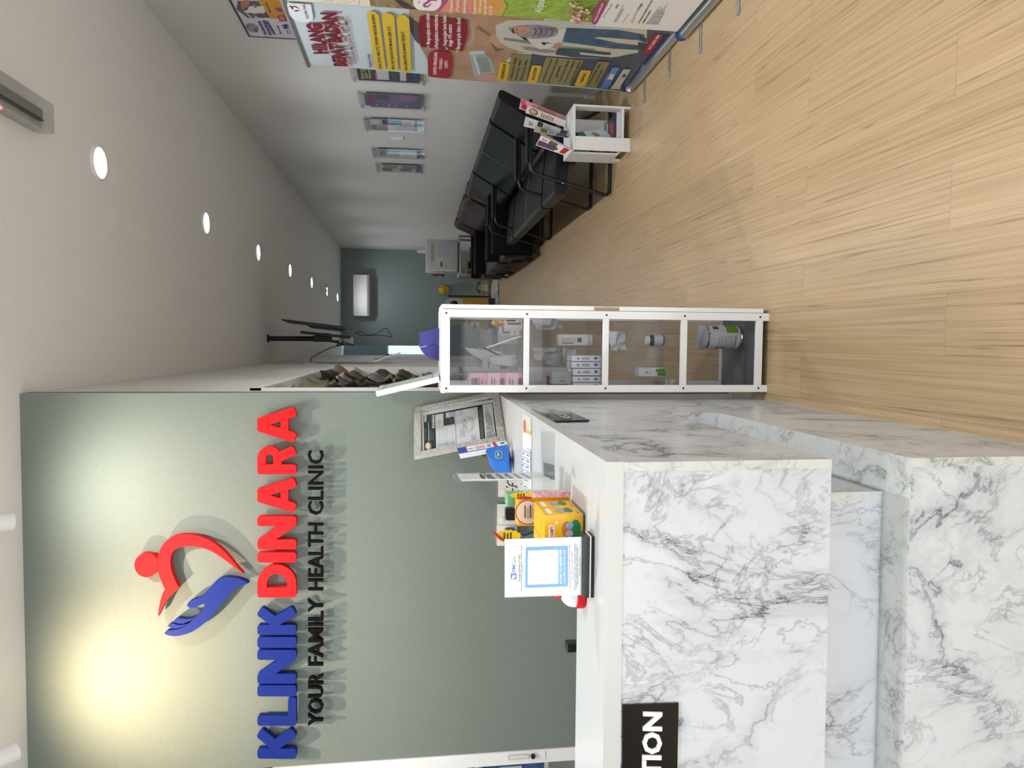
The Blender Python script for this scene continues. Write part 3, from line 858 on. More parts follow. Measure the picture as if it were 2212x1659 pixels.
hand = [S2(p) for p in ((1163, 40), (1130, 18), (1095, 4), (1060, -5), (1025, -10), (990, -13), (955, -11), (925, -4), (900, 7), (878, 22), (855, 44), (830, 72), (805, 100), (780, 126), (760, 148), (738, 166), (715, 176), (690, 181), (662, 192), (640, 206), (627, 222), (625, 236), (636, 249), (660, 257), (690, 257), (715, 247), (738, 233), (760, 223), (780, 219), (776, 240), (762, 268), (742, 298), (720, 320), (700, 336), (672, 362), (645, 390), (615, 412), (580, 430), (545, 442), (510, 450), (475, 453), (448, 458), (424, 478), (440, 490), (475, 500), (520, 504), (560, 500), (600, 490), (640, 478), (680, 460), (720, 434), (762, 402), (798, 370), (832, 336), (866, 298), (900, 260), (930, 226), (958, 192), (984, 156), (1010, 122), (1035, 98), (1065, 78), (1095, 64), (1130, 52))]
m = MB(); letter_face(m, hand, M_BLUE); m.build('hand_palm', em)
for f in (((690, 337), (660, 350), (620, 356), (580, 352), (550, 345), (520, 362), (502, 378), (540, 392), (585, 396), (630, 380), (660, 364)), ((640, 392), (610, 400), (575, 406), (535, 404), (500, 392), (475, 398), (455, 414), (480, 430), (520, 438), (560, 430), (600, 416))):
    m = MB(); letter_face(m, [S2(p) for p in f], M_BLUE); m.build('hand_finger', em)
# standoff pins behind the letters keep them on the wall
for root, pts in ((sg, [(600, 1627), (600, 1557), (600, 1492), (600, 1466), (600, 1388), (600, 1360), (600, 1280), (600, 1204), (600, 1176), (612, 1050), (600, 1014), (612, 897)]), (em, [(316, 1221), (390, 1160), (450, 1310), (380, 1365), (388, 1345)]), (tg, [(690, 1540), (690, 1400), (690, 1240), (690, 1040)])):
    for x, y in pts:
        m = MB(); a_ = (pf if root is not tg else pt_)(x, y) - pf.n * .026; m.cyl(a_, a_ - pf.n * .027, .004, M_ALU, n=8); m.build('standoff_pin', root)
# ================================================================== reception desk
def yf_(x, d=0): return 1.39 + T1 * x + d
XI = -.545
XW = -3.1
YE = 3.28
def lfoot(inset, xl_, y_in, xi, yend=YE, xr=None):
    xr = XD - inset if xr is None else xr
    return [(xl_, yf_(xl_, inset)), (xr, yf_(xr, inset)), (xr, yend), (xi, yend), (xi, y_in), (xl_, y_in)]
def lprism(mb, foot, z0, z1, m): mb.prism([(p[0], p[1], z0) for p in foot], (0, 0, z1 - z0), m)
desk = thing('reception_desk', 'L-shaped marble-look reception desk with a white top and a recessed band', 'reception desk', (-1.2, 2.0, 0))
m = MB(); lprism(m, lfoot(-.003, XW, 1.622, XI), 1.086, ZD, M_TOP); m.build('worktop', desk, bevel=.0015)
m = MB(); lprism(m, lfoot(0, XW, 1.60, XI + .02), .637, 1.0855, M_MARBLE); m.build('upper_panel', desk)
# recess runs round the corner and stops along the side
RY = 2.375
m = MB(); foot = [(XW, yf_(XW, .09)), (XD - .09, yf_(XD - .09, .09)), (XD - .09, RY), (XI + .02, RY), (XI + .02, 1.60), (XW, 1.60)]
lprism(m, foot, .456, .637, M_MARBLE); m.build('recessed_panel', desk)
m = MB(); m.box(XI + .02, XD, RY, YE, .456, .637, M_MARBLE); m.build('flush_panel', desk)
m = MB(); lprism(m, lfoot(0, XW, 1.60, XI + .02), 0, .455, M_MARBLE); m.build('lower_panel', desk)
# edge bands: laminate edging strips on the corner and along the ledge
E_ = MB()
E_.prism([(XD - .018, yf_(XD - .018, -.0015), .637), (XD + .0012, yf_(XD, -.0015), .637), (XD + .0012, yf_(XD, .001), .637), (XD - .018, yf_(XD - .018, .001), .637)], (0, 0, .449), M_MARBLE2)
E_.prism([(XD - .018, yf_(XD - .018, -.0015), 0), (XD + .0012, yf_(XD, -.0015), 0), (XD + .0012, yf_(XD, .001), 0), (XD - .018, yf_(XD - .018, .001), 0)], (0, 0, .455), M_MARBLE2)
E_.prism([(XD - .108, yf_(XD - .108, .0885), .456), (XD - .0888, yf_(XD - .09, .0885), .456), (XD - .0888, yf_(XD - .09, .091), .456), (XD - .108, yf_(XD - .108, .091), .456)], (0, 0, .181), M_MARBLE2)
lprism(E_, [(XW, yf_(XW, -.001)), (XD + .001, yf_(XD, -.001)), (XD + .001, RY), (XD - .0895, RY), (XD - .0895, yf_(XD - .09, .0895)), (XW, yf_(XW, .0895))], .4551, .4575, M_MARBLE2)
E_.box(XD - .002, XD + .001, yf_(XD, .002), YE, 1.086, ZD - .0005, M_MARBLE2)
E_.build('edge_band', desk)
m = MB(); m.box(XW, XI - .01, 1.62, 2.25, .71, .74, M_TOP); m.box(XW, XW + .03, 1.62, 2.2, 0, .71, M_WHITE); m.build('staff_worktop', desk)

# RECEPTION plate on the front
R8 = zoom(1320, 1480, 9.269)
pfr = PL((0, 1.39 - .005, 0), (-T1, 1, 0))
sp = thing('reception_sign', 'black acrylic RECEPTION plate with raised white letters on the desk front', 'sign', pfr(1405, 1600))
wR = max(v.x for v in text_shape('RECEPTION', .035)[0]) - min(v.x for v in text_shape('RECEPTION', .035)[0])
wI = max(v.x for v in text_shape('ION', .035)[0]) - min(v.x for v in text_shape('ION', .035)[0])
span = 102.7 * wR / wI
yL = 1539.1 + span; xB = 1429.3 - 2.0 * span / 102.7
k_ = span + 40
m = MB(); q = [pfr(*p) for p in ((1345, 1523), (1466, 1519), (1466 - k_ * .02, 1519 + k_), (1345 - k_ * .006, 1523 + k_))]
m.prism(q, -pfr.n * .004, M_GLOSSBLACK); m.build('plate', sp)
m = MB(); raised_text(m, PL(pfr.p + pfr.n * .004, pfr.n), 'RECEPTION', (xB, yL), (1429.3, 1539.1), (xB - 37.3, yL), .0038, M_PAPER, .035); m.build('raised_letters', sp)
# plate on the side
Zs = zoom(1130, 860, 11.06)
ps = PX(XD + .007)
t = thing('side_plate', 'small glossy black plate with pale letters on the side of the desk', 'sign', ps(1210, 895))
m = MB(); m.prism([ps(*Zs(p)) for p in ((205, 240), (950, 236), (1580, 520), (740, 536))], (-.005, 0, 0), M_GLOSSBLACK); m.build('plate', t)
pr = Print(ps, Zs, start=.0005); pr.text('RECEPTION', (1180, 490), (745, 262), (960, 488), '#b9bcc4', .03); pr.build('letters', t)

# ------------------------------------------------------------------ things on the desk
K3 = zoom(1060, 1040, 5.529); F6 = zoom(880, 840, 5.267); L7 = zoom(880, 860, 9.617)
pq = PL((-.48, 1.478, 0), (-T1, 1, 0))
q = [pq(*K3(p)) for p in ((165, 1390), (165, 690), (1110, 660), (1115, 1360))]
stand = thing('acrylic_sign_stand', 'clear sign stand with a white SCAN TO REGISTER card on a black base', 'sign stand', (-.48, 1.46, ZD))
m = MB(); m.prism([p - pq.n * .0032 for p in q], -pq.n * .002, M_CLEAR); m.build('back_sheet', stand)
m = MB(); m.prism([p + pq.n * .001 for p in q], pq.n * .001, M_CLEAR); m.build('front_sheet', stand)
c = Print(pq, K3, lift=.00008, start=-.002)
c.poly([(168, 1387), (168, 693), (1108, 663), (1112, 1357)], '#e3e6ea')
c.poly([(240, 1100), (240, 1172), (310, 1172), (310, 1098)], '#2c62b8')
c.poly([(252, 1168), (262, 1128), (276, 1106), (272, 1130), (300, 1120), (292, 1150), (268, 1168)], '#f4f6f9')
c.text('PM', (298, 1083), (298, 1008), (258, 1083), '#2c5fb4', .02)
c.text('Care', (298, 1003), (298, 902), (258, 1003), '#57606e')
c.text('KLINIK DINARA (T1306)', (356, 1196), (353, 878), (338, 1196), '#22262c', .02)
def tiny(x0, x1, yl_, yr_, rows, col, seed=1, fill=.5):
    c.qlines([(x0, yl_), (x0, yr_), (x1, yr_), (x1, yl_)], 0, 0, 1, 1, rows, col, fill, .05, 1, seed)
tiny(362, 376, 1312, 760, 1, '#6a6f78'); tiny(380, 392, 1080, 1000, 1, '#6a6f78')
fq = [K3(p) for p in ((413, 1275), (420, 787), (925, 770), (925, 1255))]
c.c = IDN
c.qrect(fq, 0, 0, 1, 1, '#4fa3e0', .045, .95); c.qrect(fq, .075, .055, .915, .77, '#e6e9ed')
c.c = K3
c.text('SCAN TO REGISTER', (853, 1226), (849, 818), (826, 1226), '#ffffff', .02)
c.text('using PMCare Mobile App', (893, 1226), (889, 818), (870, 1226), '#e8f4ff', .01)
c.text('Manual verification using NRIC remains valid', (955, 1272), (950, 757), (938, 1272), '#b4527f')
c.text('if the QR scan is unsuccessful', (984, 1182), (981, 842), (968, 1182), '#b4527f')
tiny(1000, 1010, 1310, 715, 1, '#555b64', 2); tiny(1018, 1028, 1280, 745, 1, '#555b64', 3); tiny(1034, 1046, 1235, 790, 1, '#555b64', 4); tiny(1062, 1072, 1125, 895, 1, '#555b64', 5)
c.build('printed_card', stand)
bx0, bx1 = q[3].x - .002, q[2].x + .003
m = MB(); m.box(bx0, bx1, 1.466, 1.512, ZD, ZD + .007, M_BLACK); m.box(bx0, bx1, 1.4662, 1.5118, ZD + .007, ZD + .0105, M_PAPER); m.box(bx0, bx1, 1.4655, 1.512, ZD + .0105, q[2].z + .003, M_BLACK)
m.build('base', stand)

# desk bell with a white dome
bc = PZ(ZD + .01)(1258, 1292); bc.y += .03; bc.z = ZD
bell = thing('desk_bell', 'round white and red domed desk bell behind the sign stand', 'bell', bc)
m = MB(); m.lathe(bc, [(.030, 0), (.0325, .003), (.0325, .019), (.030, .021)], M_RED, 36); m.build('base', bell, smooth=40)
m = MB(); m.lathe(bc, [(.0295, .021)] + [(.0295 * math.cos(a * math.pi / 20), .024 + .030 * math.sin(a * math.pi / 20)) for a in range(0, 10)] + [(.002, .054)], mat('#e8eef2', .2), 36); m.build('dome', bell, smooth=60)
m = MB(); m.lathe(bc, [(.008, .052), (.010, .056), (.010, .062), (.007, .065)], M_RED, 20); m.build('button', bell, smooth=40)

# yellow supplement boxes in a clear tray
tr = PY(1.555)
X1 = tr(*K3((1085, 388))).x; ZT = tr(*K3((640, 390))).z
yb0, yb1 = 1.555, 1.695
tray = thing('display_tray', 'clear acrylic tray under the yellow boxes', 'tray', (X1 - .06, 1.62, ZD))
m = MB(); m.box(X1 - .13, X1 + .003, yb0 - .004, yb1 + .004, ZD, ZD + .003, M_CLEAR); m.build('bottom', tray)
m = MB(); m.box(X1 + .0012, X1 + .003, yb0 - .004, yb1 + .004, ZD + .003, ZD + .012, M_CLEAR); m.box(X1 - .13, X1 + .001, yb0 - .004, yb0 - .002, ZD + .003, ZD + .012, M_CLEAR); m.build('lip', tray)
YEL = mat('#f2b705', .35, name='yellow_carton')
for i, (x0, y0, lab) in enumerate(((X1 - .062, yb0, 'front'), (X1 - .062, yb0 + .071, 'rear'), (X1 - .126, yb0, 'front'), (X1 - .126, yb0 + .071, 'rear'))):
    side = 'nearer the corridor' if i < 2 else 'behind the sign stand'
    t = thing('supplement_box', 'yellow supplement box, %s box %s in the clear tray' % (lab, side), 'box', (x0 + .031, y0 + .035, ZD + .003), 'yellow supplement boxes in the tray')
    m = MB(); m.rbox(x0, x0 + .0615, y0, y0 + .069, ZD + .0035, ZT, YEL, .0012, 1); m.build('carton', t)
    if lab == 'front':
        pr = Print(PY(y0 - .0002), start=.0002); P_ = lambda u, v: (x0 + .0615 * u, ZD + .0035 + (ZT - ZD - .0035) * v)
        def w(u, v):
            a_ = P_(u, v); return a_
        def fr(pts, col):
            pr.h += .0002; pr.flat([(w(u, v)[0], y0 - pr.h, w(u, v)[1]) for u, v in pts], mat(col, .4), Vector((0, -1, 0)))
        def ell(cu, cv, ru, rv, col): fr([(cu + ru * math.cos(k * .3142), cv + rv * math.sin(k * .3142)) for k in range(20)], col)
        fr([(0.05, .74), (.62, .74), (.62, .88), (.05, .88)], '#ffffff')
        pr.h += .0002; o_ = Vector((w(.08, .76)[0], y0 - pr.h, w(.08, .76)[1])); pr._text(o_, Vector((.0315, 0, 0)), Vector((0, 0, .0085)), 'CHAMPS', '#c62a38', .03)
        ell(.45, .2, .36, .13, '#0f7a4a'); ell(.45, .42, .3, .13, '#c8702a'); ell(.3, .36, .12, .1, '#9fb2c8'); ell(.6, .36, .12, .1, '#8ea4c0'); ell(.72, .7, .07, .05, '#f7e08a')
        pr.build('front_print', t)
    if i < 2:
        pr = Print(PX(X1), start=0)
        def fs(pts, col):
            pr.h += .0003; pr.flat([(x0 + .0615 + pr.h, y0 + .069 * u, ZD + .0035 + (ZT - ZD - .0035) * v) for u, v in pts], mat(col, .4), Vector((1, 0, 0)))
        def es(cu, cv, ru, rv, col): fs([(cu + ru * math.cos(k * .3142), cv + rv * math.sin(k * .3142)) for k in range(20)], col)
        fs([(.15, .76), (.85, .76), (.85, .88), (.15, .88)], '#fff8e0'); es(.55, .52, .28, .12, '#9aa6b6'); es(.6, .3, .3, .11, '#1d8050'); fs([(.1, .1), (.3, .1), (.3, .13), (.1, .13)], '#a8781a')
        pr.build('side_print', t)
# packet behind with an oval label
pk = PY(1.73)
a_ = pk(*K3((325, 535))); b_ = pk(*K3((325, 200)))
t = thing('wrapped_carton', 'yellow film-wrapped carton with an oval cream label behind the yellow boxes', 'box', ((a_.x + b_.x) / 2, 1.755, ZD))
m = MB(); m.rbox(a_.x, b_.x, 1.73, 1.785, ZD + .0005, a_.z, mat('#eda80c', .3), .0015, 1); m.build('carton', t)
pr = Print(PY(1.7298), K3)
pr.poly([(350 + 190 * .5 + 150 * math.cos(k * .2618) - 0, 368 + 148 * math.sin(k * .2618)) for k in range(24)], '#8d4b6a')
pr.poly([(350 + 190 * .5 + 140 * math.cos(k * .2618) - 0, 368 + 138 * math.sin(k * .2618)) for k in range(24)], '#ecdccd')
for x_, y_ in ((402, 360), (466, 360)): pr.poly([(x_, y_ + 75), (x_ + 14, y_ + 75), (x_ + 14, y_ - 75), (x_, y_ - 75)], '#5d3558')
pr.qlines([(425, 440), (425, 300), (455, 300), (455, 440)], 0, 0, 1, 1, 3, '#8a7a78', .4, .2, 1); pr.qlines([(488, 440), (488, 300), (535, 300), (535, 440)], 0, 0, 1, 1, 4, '#8a7a78', .4, .2, 1)
pr.build('oval_label', t)
pk = PY(1.80)
a_ = pk(*K3((195, 285))); b_ = pk(*K3((195, 96)))
t = tag(MB(), None) if 0 else None
m = MB(); m.rbox(a_.x - .004, b_.x - .014, 1.80, 1.85, ZD + .0005, a_.z, mat('#6fb58c', .4), .0015, 1)
tag(m.build('green_carton'), 'pale green carton standing behind the film-wrapped yellow one', 'box')
# pink patterned pack beside the yellow boxes
a_ = PY(1.715)(*K3((560, 200))); b_ = PY(1.715)(*K3((560, 122)))
t = thing('patterned_pack', 'slim pink floral pack at the corridor side of the yellow boxes', 'box', ((a_.x + b_.x) / 2, 1.73, ZD))
m = MB(); m.rbox(a_.x + .002, b_.x, 1.712, 1.727, ZD + .0005, PY(1.715)(*K3((400, 150))).z, make_noise_mat('pink_floral_print', '#f0d9dc', '#d88ba2', 90, .4), .001, 1); m.build('pack', t)
def burst(n, r0, r1): return [((r0 if k % 2 else r1) * math.cos(math.pi * k / n), (r0 if k % 2 else r1) * math.sin(math.pi * k / n)) for k in range(2 * n)]
# price bursts
def price_burst(label, pl, cx, cy, rx, ry, red, foot):
    t = thing('price_burst', label, 'price tag', pl(cx, cy))
    m = MB(); m.prism([pl(cx + rx * a, cy + ry * b_) for a, b_ in burst(14, .84, 1.0)], -pl.n * .0006, mat('#f3c92b', .4)); m.build('yellow_star', t)
    m = MB(); pl2 = PL(pl.p + pl.n * .0012, pl.n); m.prism([pl2(*p) for p in red], -pl2.n * .0006, mat('#c0262e', .4)); m.build('red_flash', t)
    pr = Print(PL(pl.p + pl.n * .0004, pl.n)); pr.qlines([(cx - rx * .4, cy + ry * .55), (cx - rx * .4, cy - ry * .55), (cx + rx * .3, cy - ry * .55), (cx + rx * .3, cy + ry * .55)], 0, 0, 1, 1, 3, '#4a3a10', .5, .2, 1); pr.build('lettering', t)
    if foot: m = MB(); m.obox(pl(*foot[0]) - pl.n * .002, (.006, 0, 0), (0, .001, 0), (pl(*foot[1]) - pl(*foot[0])), M_CLEAR); m.build('stick', t)
k = K3
price_burst('yellow and red price burst on the corner of the cartons nearest the corridor', PL((b_.x + .0025, 1.72, 0), (1, -.25, 0)), *k((370, 165)), 26, 7, [k(p) for p in ((330, 190), (420, 178), (500, 188), (480, 208), (400, 212), (300, 206))], None)
price_burst('yellow and red price burst peeking over the sign stand', PY(1.60), *k((210, 650)), 30, 14, [k(p) for p in ((10, 592), (70, 618), (160, 690), (150, 722), (60, 650))], (k((300, 680)), k((560, 690))))

# framed certificate
AX, AZ, AY = .945, -.259, .002
ca, sa, cb, sb, cc, sc_ = math.cos(AX), math.sin(AX), math.cos(AZ), math.sin(AZ), math.cos(AY), math.sin(AY)
Rm = Matrix(((ca, -sa, 0), (sa, ca, 0), (0, 0, 1))) @ Matrix(((1, 0, 0), (0, cb, -sb), (0, sb, cb))) @ Matrix(((cc, 0, sc_), (0, 1, 0), (-sc_, 0, cc)))
S_ = .378 / .348
BL_ = EYE + (Vector((-.374, 2.714, 1.152)) - EYE) * S_
BL_.z += .006
ew, eh = Rm.col[0].normalized(), Rm.col[2].normalized()
fw_, fh_ = .294 * S_, .359 * S_
pc = PL(BL_, ew.cross(eh))
nn = pc.n
cf = thing('framed_certificate', 'weathered wood frame with a certificate dated 2026 leaning at the back of the desk', 'picture frame', BL_ + ew * .15)
BD = .031
WOOD = make_noise_mat('whitewashed_wood', '#9c9a95', '#cbc9c4', 55, .6, (1, 1, 5), 6, .3)
m = MB()
for (u0, u1, v0, v1) in ((0, fw_, 0, BD), (0, fw_, fh_ - BD, fh_), (0, BD, BD, fh_ - BD), (fw_ - BD, fw_, BD, fh_ - BD)):
    m.obox(BL_ + ew * u0 + eh * v0 - nn * .014, ew * (u1 - u0), eh * (v1 - v0), nn * .016, WOOD)
m.build('wooden_frame', cf, bevel=.002)
m = MB(); m.obox(BL_ + ew * .01 + eh * .01 - nn * .0145, ew * (fw_ - .02), eh * (fh_ - .02), nn * .002, mat('#6b5a48', .8)); m.build('backing_board', cf)
ct = Print(pc, L7, lift=.00012, start=-.009)
ct.poly([(285, 205), (1835, -10), (1915, 875), (305, 1125)], '#f1f2f1')
dk = '#2c3332'
ct.poly([(325, 330), (1765, 60), (1865, 810), (340, 1112)], dk)
ct.poly([(565, 318), (735, 290), (742, 545), (972, 510), (960, 365), (965, 248), (1445, 150), (1508, 842), (590, 1025)], '#edeef0')
ct.poly([(788, 278), (955, 250), (962, 352), (792, 383)], '#e9ecf4')
ct.poly([(1550, 110), (1752, 78), (1830, 798), (1618, 842)], '#f2f3f3')
ct.poly([(498, 322), (545, 316), (553, 590), (505, 600)], '#f2f3f3')
ct.poly([(340, 325), (388, 322), (386, 462), (340, 470)], '#f6e7e7')
for a_ in ((640, 300, 660, 1010), (735, 545, 755, 995), (800, 545, 815, 985), (910, 520, 935, 955)):
    ct.poly([(a_[0], a_[1]), (a_[0] + 4, a_[1]), (a_[2] + 4, a_[3]), (a_[2], a_[3])], '#a9adb3')
ct.poly([(968, 250), (974, 250), (1012, 942), (1004, 942)], '#5a5f66')
ct.poly([(575, 890), (575, 886), (1000, 820), (1000, 824)], '#a9adb3'); ct.poly([(570, 585), (570, 580), (975, 510), (975, 514)], '#a9adb3')
ct.poly([(1020, 800), (1020, 796), (1450, 712), (1450, 716)], '#b9bdc3'); ct.poly([(1000, 340), (1000, 336), (1420, 262), (1420, 266)], '#b9bdc3')
ct.poly([(1235 + 130 * math.cos(k * .2618), 520 + 170 * math.sin(k * .2618)) for k in range(24)], '#e9dcd8'); ct.poly([(1205 + 105 * math.cos(k * .2618), 520 + 145 * math.sin(k * .2618)) for k in range(24)], '#e9eaec')
ct.text('2026', (1235, 625), (1215, 415), (1150, 625), '#5b6068', -.012)
ct.poly([(430 + 62 * math.cos(k * .2618), 972 + 82 * math.sin(k * .2618)) for k in range(24)], '#c98d5a'); ct.poly([(415 + 48 * math.cos(k * .2618), 972 + 66 * math.sin(k * .2618)) for k in range(24)], '#f0efe6')
for cx_, cy_ in ((890, 322), (1360, 795)): ct.poly([(cx_ + 45 * math.cos(k * .2618), cy_ + 52 * math.sin(k * .2618)) for k in range(24)], '#c9cce6')
ct.poly([(425, 485), (437, 483), (446, 872), (430, 875)], '#dfe2e0'); ct.poly([(350, 610), (395, 590), (392, 850), (362, 880)], '#4d5a56')
ct.qlines([(455, 860), (440, 560), (540, 640), (545, 850)], 0, 0, 1, 1, 4, '#8c9692', .3, .3, 1)
ct.qlines([(1500, 850), (1440, 180), (1535, 120), (1595, 850)], .04, .3, .96, .95, 3, '#b6b692', .35, .2, 1, 4)
ct.qlines([(1640, 815), (1590, 110), (1690, 90), (1820, 790)], 0, 0, 1, 1, 7, '#6d7276', .42, .35, 1, 5)
ct.qlines([(600, 1000), (590, 900), (990, 830), (1000, 930)], .05, .05, .9, .95, 9, '#9aa0a8', .35, .4, 1, 6)
ct.qlines([(1080, 780), (1070, 620), (1190, 600), (1200, 770)], 0, 0, 1, 1, 5, '#b4b8be', .3, .3, 1, 7); ct.qlines([(1060, 330), (1060, 240), (1150, 230), (1150, 310)], 0, 0, 1, 1, 4, '#b4b8be', .3, .3, 1, 8)
ct.qlines([(600, 560), (600, 330), (720, 310), (720, 540)], .02, .1, .6, .9, 3, '#b4b8be', .3, .3, 1, 9)
ct.text('LESEN PREMIS', (535, 580), (523, 330), (512, 580), '#3a3f3e', .02)
ct.build('certificate', cf)
m = MB(); m.obox(BL_ + ew * .025 + eh * .025 - nn * .0035, ew * (fw_ - .05), eh * (fh_ - .05), nn * .0015, M_GLASS); m.build('glazing', cf)
m = MB(); st_ = BL_ + ew * .15 + eh * .2 - nn * .016
m.obox(st_, ew * .04, -eh * .19 - nn * .02, nn * .003, mat('#6b5a48', .8)); m.build('easel_leg', cf)

def ground(objroot, mbs, z):
    lo = min(p[2] for mb in mbs for p in mb.v)
    for mb in mbs: mb.v = [(p[0], p[1], p[2] + z - lo) for p in mb.v]
# slim medicine box leaning in front of the frame
pm = PL(BL_ + nn * .05, nn)
quad = [pm(*F6(p)) for p in ((582, 674), (1128, 590), (1165, 640), (606, 741))]
m = MB(); m.prism(quad, -nn * .028, mat('#e9ebf0', .35))
pr = Print(pm, F6, start=.0002, lift=.0002)
Q = [F6(p) for p in ((582, 674), (1128, 590), (1165, 640), (606, 741))]
pr.c = IDN
pr.qrect(Q, 0, 0, .17, 1, '#3551a6'); pr.qrect(Q, .17, 0, .19, 1, '#b24a6a'); pr.qrect(Q, 0, .88, 1, 1, '#4763b0'); pr.qrect(Q, .36, .2, .56, .75, '#d9a3a8'); pr.qrect(Q, .73, 0, .80, 1, '#c23a52'); pr.qrect(Q, .88, .3, .96, .55, '#3a3f48')
pr.qlines(Q, .22, .35, .33, .65, 2, '#8b9098'); pr.qlines(Q, .6, .2, .7, .75, 3, '#7c828a')
ground(None, [m, pr], ZD)
t = thing('medicine_carton', 'slim blue and white medicine carton leaning on the framed certificate', 'box', tuple(m.v[0]))
m.build('carton', t); pr.build('print', t)
# blue pack with a round-cornered emblem
pb = PL((-.43, 2.72, ZD), nn)
pts = [(925, 705), (958, 672), (1172, 640), (1188, 660), (1190, 815), (1168, 832), (1010, 808), (960, 770)]
m = MB(); m.prism([pb(*F6(p)) for p in pts], -nn * .07, mat('#2f74cf', .4, name='blue_soft_pack'))
pr = Print(pb, F6, start=.0003)
pr.poly([(1045 + 40 * math.copysign(abs(math.cos(k * .2618)) ** .5, math.cos(k * .2618)) + 32, 750 + 42 * math.copysign(abs(math.sin(k * .2618)) ** .5, math.sin(k * .2618))) for k in range(24)], '#dfe9f2')
pr.poly([(1045 + 35 * math.copysign(abs(math.cos(k * .2618)) ** .5, math.cos(k * .2618)) + 32, 750 + 37 * math.copysign(abs(math.sin(k * .2618)) ** .5, math.sin(k * .2618))) for k in range(24)], '#1c6f9c')
pr.text('Tess', (1085, 775), (1078, 728), (1060, 775), '#ffffff', .02); pr.poly([(1092, 778), (1088, 726), (1100, 724), (1104, 776)], '#2f9a62')
ground(None, [m, pr], ZD)
t = thing('tissue_pack', 'blue tissue pack with a rounded emblem below the framed certificate', 'tissue pack', tuple(m.v[0]))
m.build('pack', t, bevel=.004); pr.build('emblem', t)
m = MB(); pbr = PL((-.44, 2.86, ZD), nn)
m.prism([pbr(*F6(p)) for p in ((750, 722), (930, 690), (1120, 800), (1100, 862), (905, 848))], -nn * .004, mat('#7a5a34', .8, name='brown_card')); ground(None, [m], ZD)
tag(m.build('brown_card'), 'folded piece of brown card standing behind the blue tissue pack', 'card')

# leaflet holder seen edge-on
Pn = PZ(ZD)(1198, 1037.5); 
r_ = ray(1170, 1024); kx = r_.x / r_.y
yfar = Pn.y + .2
Pf = Vector((kx * yfar, yfar, ZD))
dv = (Pf - Pn).normalized(); zt_ = PY(Pn.y)(984, 1033).z
nv = Vector((dv.y, -dv.x, 0))
t = thing('leaflet_holder', 'clear acrylic leaflet holder seen edge-on in the middle of the desk return', 'leaflet holder', Pn)
m = MB(); m.obox(Pn, dv * .2, nv * .0025, (0, 0, zt_ - ZD), M_CLEAR); m.obox(Pn + nv * .006, dv * .2, nv * .0025, (0, 0, zt_ - ZD - .01), M_CLEAR); m.build('panels', t)
m = MB(); m.obox(Pn + nv * .003 + Vector((0, 0, .012)), dv * .2, nv * .002, (0, 0, zt_ - ZD - .03), M_PAPER)
for k in range(6): m.obox(Pn + nv * .0051 + dv * .02 + Vector((0, 0, .06 + .025 * k)), dv * .15, nv * .0003, (0, 0, .01 if k != 4 else .02), mat('#555b5e', .6))
m.build('printed_sheet', t)
m = MB(); m.prism([PZ(ZD + .0005)(*F6(p)) for p in ((1555, 835), (1672, 868), (1680, 1035), (1560, 1002))], (0, 0, .003), make_clear('smoked_acrylic', (.86, .87, .88), .05)); m.build('base', t)
# laminated sheet taped to the worktop
pl = PZ(ZD)
c = Print(pl, F6, start=.0004)
lq = [(1312, 268), (1418, 330), (1420, 1159), (1315, 1110)]
c.poly(lq, '#c9cdc0'); LQ = [F6(p) for p in lq]
c.c = IDN
c.qrect(LQ, .08, .02, .95, .98, '#e9ecee'); 
A_ = [F6(p) for p in ((1325, 640), (1415, 690), (1415, 1159), (1325, 1110))]
c.qrect(LQ, .08, .02, .95, .2, '#cfcfbf'); c.qrect(LQ, .45, .19, .95, .25, '#e0b56a'); c.qell(LQ, .28, .17, .16, .09, '#cf6a72'); c.qrect(LQ, .55, .44, .95, .52, '#b9cff0'); c.qrect(LQ, .08, .5, .95, .78, '#dfe6f4')
for v_ in (.5, .58, .66, .74, .84, .92): c.qrect(LQ, .1, v_, .93, v_ + .006, '#5a6a8a'); c.qrect(LQ, .55, v_ + .03, .85, v_ + .045, '#6a7488'); c.qrect(LQ, .15, v_ + .03, .3, v_ + .05, '#5a78b8')
o = c.build('laminated_sheet', solid=0)
tag(o, 'laminated price sheet lying flat on the desk return', 'sheet')
# cable
cb_ = MB(); zc = ZD + .003
cb_.tube([tuple(PZ(zc)(*F6(p))) for p in ((1150, 845), (1141, 880), (1138, 960), (1138, 1030), (1143, 1070), (1160, 1092), (1190, 1104), (1222, 1108), (1245, 1120))], .0026, M_BLACK, 6)
tag(cb_.build('power_cable', smooth=60), 'thin black cable lying across the desk return', 'cable')

